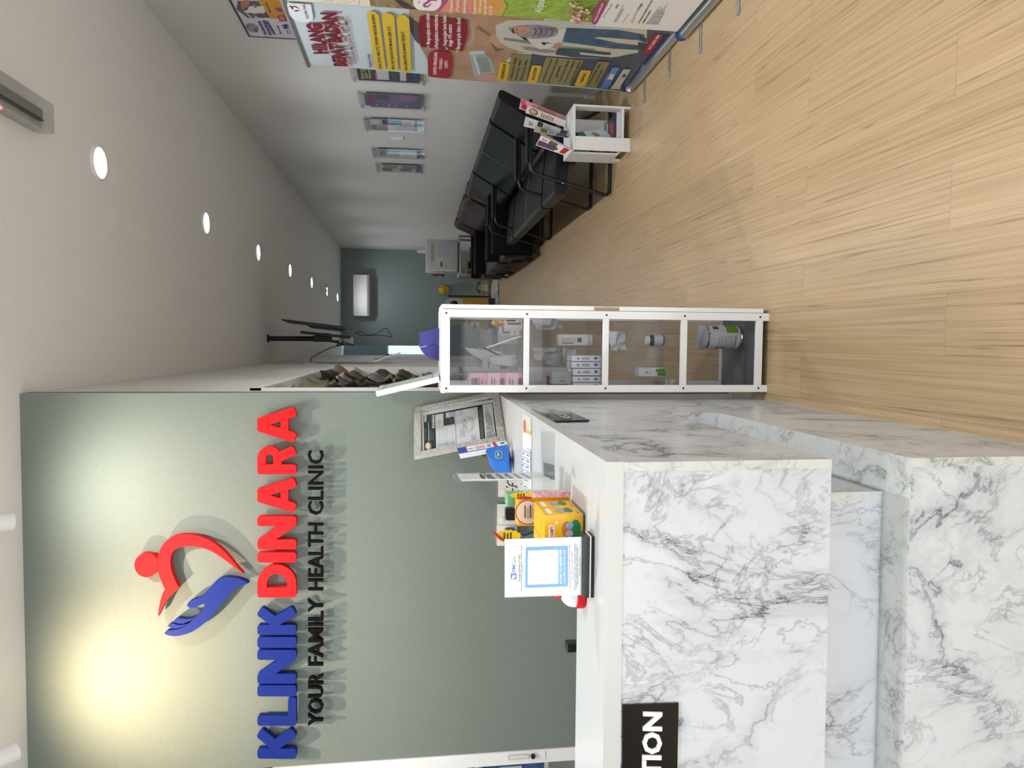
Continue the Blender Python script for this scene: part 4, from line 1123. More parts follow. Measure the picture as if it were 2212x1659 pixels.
# wall sockets
pwk = PW(.0)
def socket(label, x0, x1, y0, y1, plug):
    t = thing('wall_socket', label, 'socket', pwk((x0 + x1) / 2, (y0 + y1) / 2), 'switched sockets on the reception wall')
    pp = PW(.009); Q = [(x0, y1), (x0, y0), (x1, y0), (x1, y1)]
    m = MB(); m.prism([pp(*p) for p in Q], -pp.n * .009, mat('#ece8e4', .35, name='white_socket_plastic')); m.build('plate', t, bevel=.0015)
    m = MB(); p2 = PW(.012); cx = x0 + (x1 - x0) * .25; cy = y0 + (y1 - y0) * .75; m.prism([p2(*p) for p in rrect_px(cx - 3, cx + 3, cy - 3.5, cy + 3.5, 1)], -p2.n * .004, M_PAPER); m.build('switch', t)
    pr = Print(PW(.0092)); cx, cy = x0 + (x1 - x0) * .6, (y0 + y1) / 2
    for dx, dy, w_, h_ in ((-7, 0, 5, 2.5), (5, -6, 2.5, 5), (5, 6, 2.5, 5)): pr.poly([(cx + dx - w_ / 2, cy + dy - h_ / 2), (cx + dx + w_ / 2, cy + dy - h_ / 2), (cx + dx + w_ / 2, cy + dy + h_ / 2), (cx + dx - w_ / 2, cy + dy + h_ / 2)], '#33302e')
    pr.build('pin_slots', t)
    if plug:
        lab, col = plug
        q = thing('mains_plug', lab, 'plug', pwk(cx, cy))
        p3 = PW(.045); m = MB(); m.prism([p3(*p) for p in rrect_px(cx - 8, cx + 13, cy - 13, cy + 13, 4)], -p3.n * .0355, mat(col, .35)); m.build('plug_body', q, bevel=.003)
        m = MB(); a_ = PW(.03)(cx + 10, cy); m.tube([a_, a_ + Vector((0, 0, -.05)), a_ + Vector((.02, .0, -.12))], .004, mat(col, .4), 8); m.build('flex', q, smooth=60)
socket('white switched socket with a black plug behind the yellow boxes', 1074.5, 1117.5, 1089, 1133.5, ('black mains plug in the socket behind the yellow boxes', '#141416'))
socket('white switched socket with a dark blue plug behind the price burst', 1073.5, 1117.5, 1134.5, 1179, ('dark blue mains plug in the socket behind the price burst', '#1d3350'))
socket('white switched socket partly behind the leaflet holder', 1076.5, 1119, 1030, 1073.5, None)
# device behind the counter
pd = PY(1.72)
a_ = pd(1225, 1411); b_ = pd(1240, 1391)
t = thing('customer_display', 'small black device showing above the back edge of the counter', 'display', ((a_.x + b_.x) / 2, 1.73, .74))
m = MB(); m.rbox(a_.x, b_.x, 1.72, 1.75, b_.z - .06, a_.z, M_BLACK, .003); m.build('head', t)
m = MB(); m.cyl(((a_.x + b_.x) / 2, 1.735, .75), ((a_.x + b_.x) / 2, 1.735, b_.z - .055), .01, M_BLACK); m.build('pole', t)
m = MB(); m.lathe(((a_.x + b_.x) / 2, 1.735, .74), [(.05, 0), (.05, .008), (.02, .014)], M_BLACK); m.build('base', t)
# ================================================================== glass display cabinet
CF, CB = 2.905, 3.275
pc_ = PY(CF)
cx_ = lambda y: pc_(1300, y).x
cz_ = lambda x: pc_(x, 760).z
XL0, XL1, XR1, XR0 = cx_(847.5), cx_(832), cx_(689), cx_(672)
ZT_ = 1.392
cab = thing('display_cabinet', 'tall narrow white cabinet with clear panes and four shelves of boxes beside the desk', 'cabinet', ((XL0 + XR0) / 2, 3.08, 0))
RAILS = [(cz_(972), ZT_ - .001), (cz_(1143.6), cz_(1131.8)), (cz_(1315), cz_(1303)), (cz_(1484), cz_(1471.5)), (cz_(1647), cz_(1633.6))]
m = MB()
m.box(XL0, XL1, CF, CF + .018, 0, ZT_, M_WHITE); m.box(XR1, XR0, CF, CF + .018, 0, ZT_, M_WHITE)
for a_, b_ in RAILS: m.box(XL1, XR1, CF + .0005, CF + .018, a_, b_, M_WHITE)
m.build('front_frame', cab, bevel=.001)
m = MB()
m.box(XL0, XL0 + .03, CB - .018, CB, 0, ZT_, M_WHITE); m.box(XR0 - .03, XR0, CB - .018, CB, 0, ZT_, M_WHITE)
for a_, b_ in (RAILS[0], (.03, .06)): m.box(XL0 + .03, XR0 - .03, CB - .018, CB, a_, b_, M_WHITE)
m.build('rear_frame', cab, bevel=.001)
m = MB(); m.box(XL1, XR1, CF + .0182, CF + .0212, .02, ZT_ - .01, M_PANE); m.build('front_pane', cab)
m = MB(); m.box(XL0 + .03, XR0 - .03, CB - .012, CB - .009, .06, ZT_ - .02, M_PANE); m.build('rear_pane', cab)
m = MB(); m.box(XL0 + .002, XL0 + .005, CF + .02, CB - .02, .02, ZT_ - .01, M_PANE); m.build('side_pane', cab)
m = MB(); m.box(XL0 - .004, XR0 + .004, CF + .02, CB + .005, ZT_ - .012, ZT_ + .004, M_WHITE); m.build('top_panel', cab, bevel=.001)
SHZ = [(RAILS[k][0] + RAILS[k][1]) / 2 for k in (1, 2, 3)]
for z in SHZ:
    m = MB(); m.box(XL0 + .006, XR0 - .004, CF + .022, CB - .02, z - .003, z + .003, M_CLEAR); m.build('shelf', cab)
ZB_ = RAILS[4][1] - .003
m = MB(); m.box(XL0 + .006, XR0 - .004, CF + .022, CB - .02, ZB_ - .016, ZB_, mat('#6a6c70', .45, name='grey_board')); m.build('bottom_shelf', cab)
for a_, b_ in RAILS:
    for x in ((XL0 + XL1) / 2 + .002, (XR0 + XR1) / 2):
        m = MB(); z = (a_ + b_) / 2; m.cyl((x, CF - .001, z), (x, CF + .003, z), .0042, M_BLACK, n=16); m.build('screw_cap', cab)
# hinged side door, its front edge shows with a finger cut-out
d0, d1 = XR0 + .002, cx_(661.8)
zt0, zb0 = ZT_ + .002, cz_(1647.5)
zh0, zh1 = cz_(1337), cz_(1282.6)
m = MB()
for (y0, y1, z0, z1) in ((CF + .004, CF + .05, zb0, zh0), (CF + .004, CF + .05, zh1, zt0), (CF + .012, CF + .05, zh0, zh1), (CB - .045, CB, zb0, zt0), (CF + .05, CB - .045, zb0, zb0 + .045), (CF + .05, CB - .045, zt0 - .045, zt0)):
    m.box(d0, d1, y0, y1, z0, z1, M_WHITE)
dr = m.build('door', cab)
m = MB(); m.box(d0 + .002, d1 - .004, CF + .0045, CF + .0115, zh0 + .001, zh1 - .001, mat('#a98f72', .7, name='raw_board_edge')); m.build('finger_pull', dr)
m = MB(); m.box(d0 + .005, d0 + .008, CF + .05, CB - .045, zb0 + .045, zt0 - .045, M_PANE); m.build('door_pane', dr)
for z in (SHZ[1] - .03, SHZ[0] - .045):
    m = MB(); m.rbox(XR0 - .024, XR0 - .004, CF + .03, CF + .05, z - .02, z, M_ALU, .003); m.build('hinge', cab)

def carton(name, label, x0, x1, y0, y1, z0, z1, col, prints=None, group=None, cat='box', rz=0):
    t = thing(name, label, cat, ((x0 + x1) / 2, (y0 + y1) / 2, z0), group)
    m = MB(); m.rbox(x0, x1, y0, y1, z0, z1, col if not isinstance(col, str) else mat(col, .4), .001, 1); o = m.build('carton', t)
    if prints:
        pr = MB(); h = 0
        for (u0, v0, u1, v1, c) in prints:
            h += .0002
            pr.flat([(x0 + (x1 - x0) * u, y0 - h, z0 + (z1 - z0) * v) for u, v in ((u0, v0), (u1, v0), (u1, v1), (u0, v1))], mat(c, .5), Vector((0, -1, 0)))
        pr.build('print', t)
    if rz: t.rotation_euler.z = rz
    return t
def px_x(y, Y): return PY(Y)(1200, y).x
bars = [(.3 + .055 * k, .52, .3 + .055 * k + (.02 if k % 3 else .035), .9, '#3a3a40') for k in range(8)]
# first shelf
z1 = SHZ[0] + .0035
Y = 2.965; hh = 39.4 * Y / 1555
for k, nm in enumerate(('bottom', 'middle', 'top')):
    carton('pink_carton', 'pink and white carton, %s of the stack of three in the cabinet' % nm, max(px_x(843, Y), XL0 + .008), px_x(806, Y), Y, 3.09, z1 + k * (hh + .0008), z1 + k * (hh + .0008) + hh, '#f3c9d8', [(.0, .0, 1, 1, '#f6d8e3'), (0, 0, 1, .3, '#f2b7cb')] + ([(.3 + .06 * j, .52, .3 + .06 * j + .03, .9, '#44404a') for j in range(7)] if k == 2 else [(.3 + .06 * j, .06, .3 + .06 * j + .03, .3, '#44404a') for j in range(7)]) + [(.2, .42 if k == 2 else .75, .75, .45 if k == 2 else .79, '#a0627c'), (.2, .3 if k == 2 else .6, .65, .33 if k == 2 else .64, '#a0627c')])
carton('grey_carton', 'pale grey carton behind the pink stack in the cabinet', px_x(803, 3.14), px_x(776, 3.14), 3.131, 3.168, z1, z1 + .155, '#c9ccd0', [(.2, .82, .8, .86, '#8a8d92'), (.2, .3, .5, .5, '#8a8d92')])
carton('labelled_carton', 'white carton with a gold window and a barcode on the upper shelf of the cabinet', px_x(737, 3.1), px_x(709, 3.1), 3.1, 3.17, z1, z1 + .087, '#e9eaec', [(.1, .45, .75, .85, '#3a3a40'), (.1, .15, .6, .3, '#d8b8a8'), (.14, .45, .2, .85, '#e9eaec'), (.3, .45, .36, .85, '#e9eaec'), (.5, .45, .55, .85, '#e9eaec')], rz=.6)
carton('window_carton', 'white carton with a dark label and gold panel beside the cabinet door', px_x(712, 3.0), px_x(692, 3.0), 3.0, 3.05, z1, z1 + .075, '#f0f0ee', [(.2, .1, .5, .85, '#9a8140'), (.62, .4, .8, .9, '#2e2e32')], rz=.35)
C4 = zoom(930, 640, 5.821); C5 = zoom(1300, 640, 5.821)
k = C4
price_burst('yellow and red price burst over the cartons on the upper cabinet shelf', PY(2.99), *k((838, 326)), 14, 7, [k(p) for p in ((770, 372), (830, 352), (880, 335), (930, 350), (920, 378), (860, 388), (800, 382))], (k((838, 330)), k((1150, 330))))
def crumple(label, pts, Y, depth, mt, seed, n=12):
    """a loose sheet with folds; pts = photo quad TL TR BR BL"""
    rnd = random.Random(seed)
    q = [PY(Y)(*p) for p in pts]
    ph = [rnd.uniform(0, 6) for _ in range(6)]
    V = []; F = []
    for j in range(n + 1):
        for i in range(n + 1):
            u, v = i / n, j / n
            p = q[0] * (1 - u) * (1 - v) + q[1] * u * (1 - v) + q[2] * u * v + q[3] * (1 - u) * v
            d = depth * (.5 * math.sin(5 * u + ph[0] + 2 * v) + .4 * abs(math.sin(7 * v + ph[1] + 3 * u)) + .3 * math.sin(11 * u + 9 * v + ph[2]))
            V.append(p + Vector((.25 * depth * math.sin(9 * v + ph[3]), d, .25 * depth * math.sin(8 * u + ph[4]))))
    for j in range(n):
        for i in range(n):
            F.append((j * (n + 1) + i, j * (n + 1) + i + 1, (j + 1) * (n + 1) + i + 1, (j + 1) * (n + 1) + i))
    m = MB(); m.raw(V, F, mt)
    return tag(m.build('crumpled_sheet', smooth=30, solid=.0006), label, 'sheet')
M_TISSUE = make_noise_mat('creased_white_paper', '#e4e8ee', '#f3f4f6', 12, .7, bump=.3)
crumple('torn white paper sheet across the upper shelf of the cabinet', [C4(p) for p in ((420, 655), (860, 700), (1075, 760), (700, 850))], 3.195, .014, M_TISSUE, 1)
crumple('creased instruction sheet in front of the grey carton in the cabinet', [C4(p) for p in ((740, 775), (1085, 730), (1088, 890), (760, 855))], 3.118, .008, M_TISSUE, 2)
crumple('crumpled clear bag at the top of the second cabinet shelf', [C4(p) for p in ((1280, 640), (1640, 640), (1660, 900), (1300, 800))], 3.18, .03, M_FILM, 3)
crumple('crumpled white wrapper at the back of the second cabinet shelf', [C4(p) for p in ((1290, 300), (1600, 300), (1700, 400), (1340, 420))], 3.2, .03, M_FILM, 4)
crumple('loose white paper above the slim boxes on the second cabinet shelf', [C4(p) for p in ((1650, 640), (1830, 660), (1860, 830), (1640, 810))], 3.2, .02, M_TISSUE, 5)
crumple('wrinkled clear film hanging across the third cabinet shelf', [C5(p) for p in ((130, 340), (780, 340), (780, 1040), (330, 1040))], 3.19, .02, M_FILM2, 6, 20)
crumple('curled white card at the top of the third cabinet shelf', [C5(p) for p in ((95, 440), (290, 455), (300, 690), (110, 690))], 3.15, .02, M_TISSUE, 7)
t = thing('acrylic_strip_rack', 'clear folded acrylic strip with dark edges on the upper cabinet shelf', 'rack', PY(2.985)(*C4((700, 650))))
m = MB(); p0 = PY(2.985)(*C4((700, 648))); p1 = PY(2.985)(*C4((1140, 500))); m.tube([p0, p1], .0032, M_PAPER, 6); m.build('strip', t)
m = MB(); p2 = PY(2.985)(*C4((885, 745))); m.prism([p0, p2, p2 + Vector((0, .04, .012)), p0 + Vector((0, .04, .012))], (0, 0, .002), M_BLACK); m.build('fold', t)
# second shelf
z2 = SHZ[1] + .0035
carton('tall_carton', 'tall narrow white carton with grey print in the middle of the second cabinet shelf', px_x(746, 3.12), px_x(722, 3.12), 3.12, 3.165, z2, z2 + .155, '#e6e2e2', [(.15, .55, .25, .9, '#8a8a90'), (.35, .5, .42, .9, '#a5a5aa'), (.55, .5, .62, .9, '#a5a5aa'), (.3, .32, .7, .45, '#6a6a70'), (.0, .1, 1, .12, '#9aa2b0')])
Y = 2.97
xs = [(768, 780), (781.5, 795), (796.5, 811), (813, 825.5), (827, 839.5)]
for i, (a_, b_) in enumerate(xs):
    nm = ('first', 'second', 'third', 'fourth', 'last')[i]
    carton('slim_carton', 'slim white carton with a blue square, %s of five on the second cabinet shelf' % nm, px_x(b_, Y), px_x(a_, Y), Y, 3.08, z2, z2 + .119 + (.006 if i < 2 else 0), '#eceef3', [(.35, .12, .75, .24, '#3d62a8'), (.3, .4, .7, .66, '#a9b6cc'), (.3, .75, .65, .84, '#c08a9a')], 'slim white cartons on the second cabinet shelf')
carton('silver_carton', 'silver grey carton resting on top of the slim cartons in the cabinet', px_x(830, 3.0), px_x(803, 3.0), 3.0, 3.06, z2 + .1215, z2 + .205, '#b3b8bb', [(.2, .3, .3, .6, '#7e8488'), (.5, .3, .55, .7, '#7e8488')])
carton('red_packet', 'narrow dark red packet beside the silver carton in the cabinet', px_x(833, 3.07), px_x(812, 3.07), 3.064, 3.075, z2 + .1215, z2 + .215, '#8e4a4e')
# third shelf
z3 = SHZ[2] + .0035
bx, by = px_x(733.5, 3.16), 3.16
t = thing('supplement_bottle', 'small dark supplement bottle with a white cap and label on the third cabinet shelf', 'bottle', (bx, by, z3))
m = MB(); m.lathe((bx, by, z3), [(.022, 0), (.0255, .004), (.0255, .052), (.021, .062), (.018, .066)], mat('#4a4c50', .25), 28); m.build('body', t, smooth=40)
m = MB(); m.lathe((bx, by, z3 + .006), [(.0259, 0), (.0259, .042)], mat('#d9dde4', .4), 28); m.build('label', t, smooth=40)
m = MB(); m.lathe((bx, by, z3 + .066), [(.021, 0), (.021, .013), (.019, .015)], M_PAPER, 28); m.build('cap', t, smooth=40)
t = carton('leaf_carton', 'white carton printed with green leaves on the third cabinet shelf', px_x(813, 3.1), px_x(794, 3.1), 3.1, 3.17, z3, z3 + .128, '#eef0f2', [(.05, .02, .95, .3, '#7fb24a'), (.1, .05, .4, .35, '#4f8a2c'), (.5, .1, .85, .4, '#5f9a36'), (.35, .7, .6, .78, '#9aa0a6'), (.35, .6, .45, .66, '#9aa0a6')])
carton('foil_sachet', 'flat foil sachet with a yellow emblem at the front of the third cabinet shelf', px_x(838, 2.98), px_x(820, 2.98), 2.98, 3.06, z3, z3 + .02, '#c9cdd2', [(.2, .2, .7, .8, '#d8b52a')], cat='sachet')
# bottom shelf: milk powder tin
tx = (px_x(751, 3.09) + px_x(698.5, 3.09)) / 2; r_ = (px_x(698.5, 3.09) - px_x(751, 3.09)) / 2; ty = 3.09
t = thing('milk_tin', 'round white and green milk powder tin on the bottom shelf of the cabinet', 'tin', (tx, ty, ZB_))
H_ = .165
m = MB(); m.lathe((tx, ty, ZB_ + .0005), [(r_ * .97, 0), (r_, .003), (r_ * .975, .007), (r_ * .975, H_ - .006), (r_, H_ - .003), (r_ * .98, H_)], M_CHROME, 40); m.build('can', t, smooth=40)
def arc_patch(a0, a1, z0, z1, rr, mt, n=20):
    m = MB()
    for k in range(n):
        p = [(tx + rr * math.sin(math.radians(a0 + (a1 - a0) * q / n)), ty - rr * math.cos(math.radians(a0 + (a1 - a0) * q / n))) for q in (k, k + 1)]
        m.face([(p[0][0], p[0][1], ZB_ + z0), (p[1][0], p[1][1], ZB_ + z0), (p[1][0], p[1][1], ZB_ + z1), (p[0][0], p[0][1], ZB_ + z1)], mt)
    return m
R2 = r_ * .975
lb = arc_patch(-180, 180, .012, H_ - .012, R2 + .0006, mat('#e3e5e6', .4), 40); L_ = lb.build('label', t)
m = MB()
for (a0, a1, q0, q1, c) in ((20, 85, .02, .075, '#7ba62f'), (-85, -55, .07, .12, '#8db544'), (-75, 10, .03, .038, '#9a9ca4'), (-75, 10, .045, .05, '#b3b5bc'), (-75, 10, .056, .061, '#b3b5bc'), (-75, 8, .068, .073, '#b3b5bc'), (-70, 6, .08, .085, '#b3b5bc'), (-70, 5, .095, .10, '#b3b5bc'), (-70, 0, .108, .113, '#b3b5bc'), (40, 62, .11, .135, '#2c3f6a')):
    pm_ = arc_patch(a0, a1, q0, q1, R2 + .001 + (.0003 if c == '#2c3f6a' else 0), mat(c, .5), 10)
    m.raw(pm_.v, pm_.f, mat(c, .5))
m.build('print', L_)
m = MB(); m.lathe((tx, ty, ZB_ + H_ - .002), [(r_ * 1.02, 0), (r_ * 1.03, .004), (r_ * 1.02, .014), (r_ * .9, .016)], make_film('frosted_lid', '#dfe2e4', .8, 3), 40); m.build('plastic_lid', t, smooth=40)

# ------------------------------------------------------------------ on top of the cabinet
ZC = ZT_ + .0045
Zq = zoom(900, 660, 8.296)
pp = PY(3.16)
VIO = mat('#3b3a86', .6, name='violet_card')
t = thing('violet_card_stand', 'violet folded card display stand with a rounded side on top of the cabinet', 'display stand', (pp(950, 725).x, 3.16, ZC))
def down(p): q = pp(*Zq(p)); return q
a_ = [down(p) for p in ((50, 480), (420, 405))]
fl = [a_[0], a_[1], Vector((down((420, 680)).x + .0, 3.16, ZC)), down((50, 750))]
fl = [a_[0], Vector((a_[1].x, 3.16, ZC)), Vector((down((420, 680)).x, 3.16, ZC)), down((50, 750))]
m = MB(); m.prism(fl, (0, .004, 0), VIO, M_PAPER); m.build('front_panel', t)
cr = [down(p) for p in ((58, 757), (80, 800), (120, 855), (180, 905), (250, 945), (330, 975))] + [Vector((down((425, 992)).x, 3.164, ZC)), Vector((down((425, 690)).x, 3.164, ZC)), down((405, 750)), down((360, 735)), down((300, 700))]
m = MB(); m.prism([p + Vector((0, .006, 0)) for p in cr], (0, .004, 0), VIO, M_PAPER); m.build('rounded_panel', t)
rp0 = PY(3.22)(806, 781.5); rp1 = Vector((PY(3.22)(944, 735).x, 3.22, ZC + .003))
t = thing('metal_rod', 'thin metal rod leaning from the cabinet top towards the corridor wall', 'rod', rp1)
m = MB(); m.tube([rp0, rp1], .0028, M_CHROME, 8); m.build('rod', t); 
m = MB(); mid = rp0.lerp(rp1, .42); m.tube([mid, rp0.lerp(rp1, .75)], .0042, M_PAPER, 8); m.build('sleeve', t)
# shallow white frame leaning over the corner
Zf = zoom(640, 760, 6.9125)
pfm = PY(2.985)
A, B, C_, D = (pfm(*Zf(p)) for p in ((1205, 590), (1225, 670), (2165, 440), (2150, 372)))
low = min(C_.z, D.z); sh = Vector((0, 0, ZC + .003 - low))
A, B, C_, D = A + sh, B + sh, C_ + sh, D + sh
t = thing('white_shadow_frame', 'shallow white frame leaning on its edge from the cabinet top over the wall corner', 'picture frame', C_)
dyv = PY(3.2)(*Zf((1275, 505))) + sh - A
dy = dyv.normalized()
m = MB(); L = D - A; Tn = B - A
m.obox(A, L, Tn, dy * .022, mat('#e3e9e2', .4, name='off_white_frame')); m.obox(A + Vector((0, .238, 0)), L, Tn, dy * .022, mat('#e3e9e2', .4))
m.obox(A + dy * .022, L * .08, Tn, dy * .196, mat('#d5dbd6', .4)); m.obox(A + dy * .022 + L * .92, L * .08, Tn, dy * .196, mat('#d5dbd6', .4))
m.build('frame', t)
m = MB(); m.obox(A + dy * .022 + L * .08 + Tn * .06, L * .84, Tn * .8, dy * .196, mat('#a9afad', .5)); m.build('inset_panel', t)
m = MB()
for k in range(3): m.obox(A + dy * (.05 + .055 * k) + L * .12 - Tn * .03, L * .76, Tn * .1, dy * .014, mat('#c4cac6', .4))
m.build('ridge', t)
# ================================================================== waiting bench along the right wall
def bench():
    t = thing('waiting_bench', 'long black leatherette waiting bench with tubular armrests along the right wall', 'bench', (1.55, 6.95, 0))
    segs = [(5.49, 6.045, 5.47, 6.03), (6.10, 7.855, 6.10, 7.83), (7.915, 8.415, 7.90, 8.53)]
    for (s0, s1, b0, b1) in segs:
        # seat pad
        prof = [(1.135, .345), (1.135, .425), (1.145, .437), (1.165, .442), (1.40, .430), (1.64, .405), (1.66, .395), (1.66, .33), (1.40, .335)]
        m = MB(); m.prism([(x, s0, z) for x, z in prof], (0, s1 - s0, 0), M_LEATHER); m.build('seat', t, bevel=.012)
        prof = [(1.655, .44), (1.60, .47), (1.605, .50), (1.815, .862), (1.835, .880), (1.865, .882), (1.885, .872), (1.89, .85), (1.72, .45)]
        m = MB(); m.prism([(x, b0, z) for x, z in prof], (0, b1 - b0, 0), M_LEATHER); m.build('backrest', t, bevel=.012)
    seam = MB(); ym = 6.97
    seam.tube([(1.133, ym, .36), (1.134, ym, .425), (1.165, ym, .4435), (1.40, ym, .4315), (1.64, ym, .4065)], .0022, mat('#6c7276', .5), 6)
    seam.tube([(1.603, ym, .49), (1.603, ym, .502), (1.814, ym, .864), (1.835, ym, .882)], .0022, mat('#6c7276', .5), 6)
    seam.build('seam', t)
    m = MB(); m.box(1.36, 1.44, 5.47, 8.45, .285, .335, M_BLACKM); m.box(1.60, 1.64, 5.47, 8.45, .29, .335, M_BLACKM); m.build('beam', t)
    for y in (5.47, 6.072, 7.885, 8.45):
        pts = [(1.83, y, .635), (1.40, y, .635), (1.345, y, .633), (1.305, y, .622), (1.283, y, .60), (1.268, y, .56), (1.222, y, .38), (1.150, y, .10), (1.140, y, .06), (1.143, y, .035), (1.160, y, .018), (1.19, y, .014), (1.40, y, .014), (1.72, y, .014), (1.765, y, .020), (1.79, y, .045), (1.785, y, .085), (1.66, y, .30)]
        m = MB(); m.tube(pts, .0145, M_BLACKM, 10); L = m.build('armrest_leg', t, smooth=60)
        m = MB(); m.rbox(1.36, 1.79, y - .024, y + .024, .648, .672, M_BLACK, .008); m.build('arm_pad', L)
        m = MB(); m.ball((1.215, y - .016, .385), .007, M_CHROME, 12); m.build('bolt', L, smooth=60)
    return t
bench()
def sofa(label, y0, y1, seats, cat):
    t = thing('brown_armchair' if seats == 1 else 'brown_sofa', label, cat, (1.5, (y0 + y1) / 2, 0))
    aw = .075
    for y in (y0, y1 - aw):
        m = MB(); m.rbox(1.04, 1.92, y, y + aw, .10, .60, M_BLKSIDE, .03); m.build('armrest', t, smooth=50)
    m = MB(); m.rbox(1.05, 1.92, y0 + aw, y1 - aw, .13, .28, M_BLKSIDE, .01); m.build('base', t)
    w = (y1 - y0 - 2 * aw) / seats
    for k in range(seats):
        m = MB(); m.rbox(1.02, 1.74, y0 + aw + w * k + .003, y0 + aw + w * (k + 1) - .003, .275, .44, M_BROWN, .035, 4); m.build('seat_cushion', t, smooth=50)
    n = 10
    prof = [(1.70, .42), (1.66, .47), (1.70, .58), (1.76, .72), (1.81, .84), (1.85, .875), (1.905, .88), (1.94, .85), (1.95, .78), (1.93, .50), (1.90, .42)]
    m = MB(); yy0, yy1 = y0 + aw * .6, y1 - aw * .6
    V = []; F = []; ns = 8 * seats + 4
    for i in range(ns + 1):
        u = i / ns
        e = min(u, 1 - u) * ns
        s = 1 - .16 * max(0, 1 - e / 2.2) ** 2
        for x, z in prof:
            V.append((1.86 + (x - 1.86) * (1 - .10 * max(0, 1 - e / 2.2)) + .012 * math.sin(u * 9 * seats), yy0 + (yy1 - yy0) * u, .42 + (z - .42) * s))
    k = len(prof)
    for i in range(ns):
        for j in range(k): F.append((i * k + j, i * k + (j + 1) % k, (i + 1) * k + (j + 1) % k, (i + 1) * k + j))
    F.append(tuple(range(k))); F.append(tuple(ns * k + j for j in range(k))[::-1])
    m.raw(V, F, M_BROWN); m.build('back_cushion', t, smooth=60)
    for x in (1.09, 1.86):
        for y in (y0 + .04, y1 - .04):
            m = MB(); m.cyl((x, y, .11), (x - (.03 if x < 1.5 else -.02), y, 0), .022, M_BLACK, .014, 12); m.build('leg', t, smooth=50)
sofa('brown and black leatherette armchair just beyond the waiting bench', 8.60, 9.28, 1, 'armchair')
sofa('brown and black leatherette two-seat sofa between the two armchairs', 9.34, 11.1, 2, 'sofa')
sofa('brown and black leatherette armchair nearest the metal rack', 11.17, 11.86, 1, 'armchair')

# ================================================================== white stool with leaflets
SX0, SX1, SY0, SY1, SH = 1.345, 1.657, 4.99, 5.33, .408
st = thing('white_side_table', 'low white open side table holding leaflets in front of the waiting bench', 'side table', ((SX0 + SX1) / 2, (SY0 + SY1) / 2, 0))
m = MB(); m.box(SX0, SX1, SY0 - .003, SY1, SH - .014, SH, M_WHITE); m.build('tabletop', st, bevel=.002)
m = MB(); m.box(SX0 + .014, SX1 - .014, SY0 + .004, SY1 - .004, .045, .058, M_WHITE); m.build('shelf', st)
m = MB(); m.box(SX0 + .001, SX0 + .095, SY0, SY0 + .014, 0, SH - .014, M_WHITE); m.build('leg', st, bevel=.0015)
m = MB(); m.box(SX1 - .015, SX1 - .001, SY0 - .002, SY0 + .09, 0, SH - .014, M_WHITE); m.build('leg', st, bevel=.0015)
m = MB(); m.box(SX1 - .095, SX1 - .001, SY1 - .014, SY1, 0, SH - .014, M_WHITE); m.build('leg', st, bevel=.0015)
m = MB(); m.box(SX0 + .001, SX0 + .015, SY1 - .24, SY1 - .001, .058, SH - .014, M_WHITE); m.box(SX0 + .001, SX0 + .015, SY1 - .09, SY1 - .001, 0, .058, M_WHITE); m.build('leg', st, bevel=.0015)
m = MB(); m.cyl((SX0 + .05, SY0 - .001, .03), (SX0 + .05, SY0 + .004, .03), .004, M_STEEL, n=12); m.build('screw', st)
N2 = zoom(1030, 160, 6.32)
def leaflet(label, quad, Y, bands, base='#ece9e8', th=.008, name='leaflet', cat='leaflet'):
    """a bundle of leaflets standing on the table: TL TR BR BL in the photo"""
    pl = PY(Y)
    p = [pl(*N2(q)) for q in quad]
    lo = min(q.z for q in p); dz = Vector((0, 0, SH + .002 - lo)) if abs(SH - lo) < .12 else Vector((0, 0, 0))
    t = thing(name, label, cat, p[3] + dz)
    m = MB(); m.prism([q + dz for q in p], (0, th, 0), mat(base, .5)); m.build('bundle', t)
    pr = Print(pl, IDN, start=.0002, lift=.0002); Q = [N2(q) for q in quad]; 
    for b in bands:
        if b[0] == 'e': pr.qell(Q, *b[1:])
        elif b[0] == 'l': pr.qlines(Q, *b[1:6], b[6])
        else: pr.qrect(Q, *b)
    pr.v = [tuple(Vector(v) + dz) for v in pr.v]
    pr.build('print', t)
    return t
leaflet('pink leaflets with red flowers in a clear holder on the white table', [(595, 470), (625, 335), (1052, 490), (1180, 600)][:2] + [(1225, 575), (1190, 690)], 5.27, [(0, 0, 1, 1, '#e6a3ad'), ('e', .35, .1, .3, .06, '#b8323f'), ('e', .7, .06, .25, .05, '#d2606a'), (.62, .25, .9, .8, '#d98894')], '#e7b7bd')
leaflet('cream leaflets with a round portrait picture in a clear holder on the white table', [(675, 525), (705, 430), (1235, 640), (1205, 720)], 5.22, [(0, 0, 1, 1, '#ece4dc'), ('e', .45, .18, .45, .11, '#8a5a3e'), ('e', .45, .17, .3, .08, '#d9b48f'), ('l', .15, .36, .85, .7, 6, '#9c6a72')], '#efe6de')
leaflet('white leaflets with a dark heading block in a clear holder on the white table', [(660, 710), (690, 580), (1265, 780), (1240, 850)], 5.17, [(0, 0, 1, 1, '#d5d8dc'), (.1, .3, .95, .42, '#23262c'), (.1, .46, .9, .6, '#c3cbd6'), (.1, .64, .9, .78, '#dbe3ec'), (.05, .84, .95, 1, '#30353f'), ('l', .2, .1, .7, .2, 3, '#50545a')], '#dfe1e4')
leaflet('green and violet leaflets at the front of the clear holders on the white table', [(775, 785), (800, 700), (1260, 850), (1225, 870)], 5.12, [(0, 0, 1, 1, '#a9ab8c'), (.15, .18, .9, .38, '#5d5c3c'), ('e', .5, .5, .35, .09, '#7d7fa8'), (.05, .65, .95, 1, '#4b466a')], '#b4b69a')
m = MB()
Y_ = 5.10
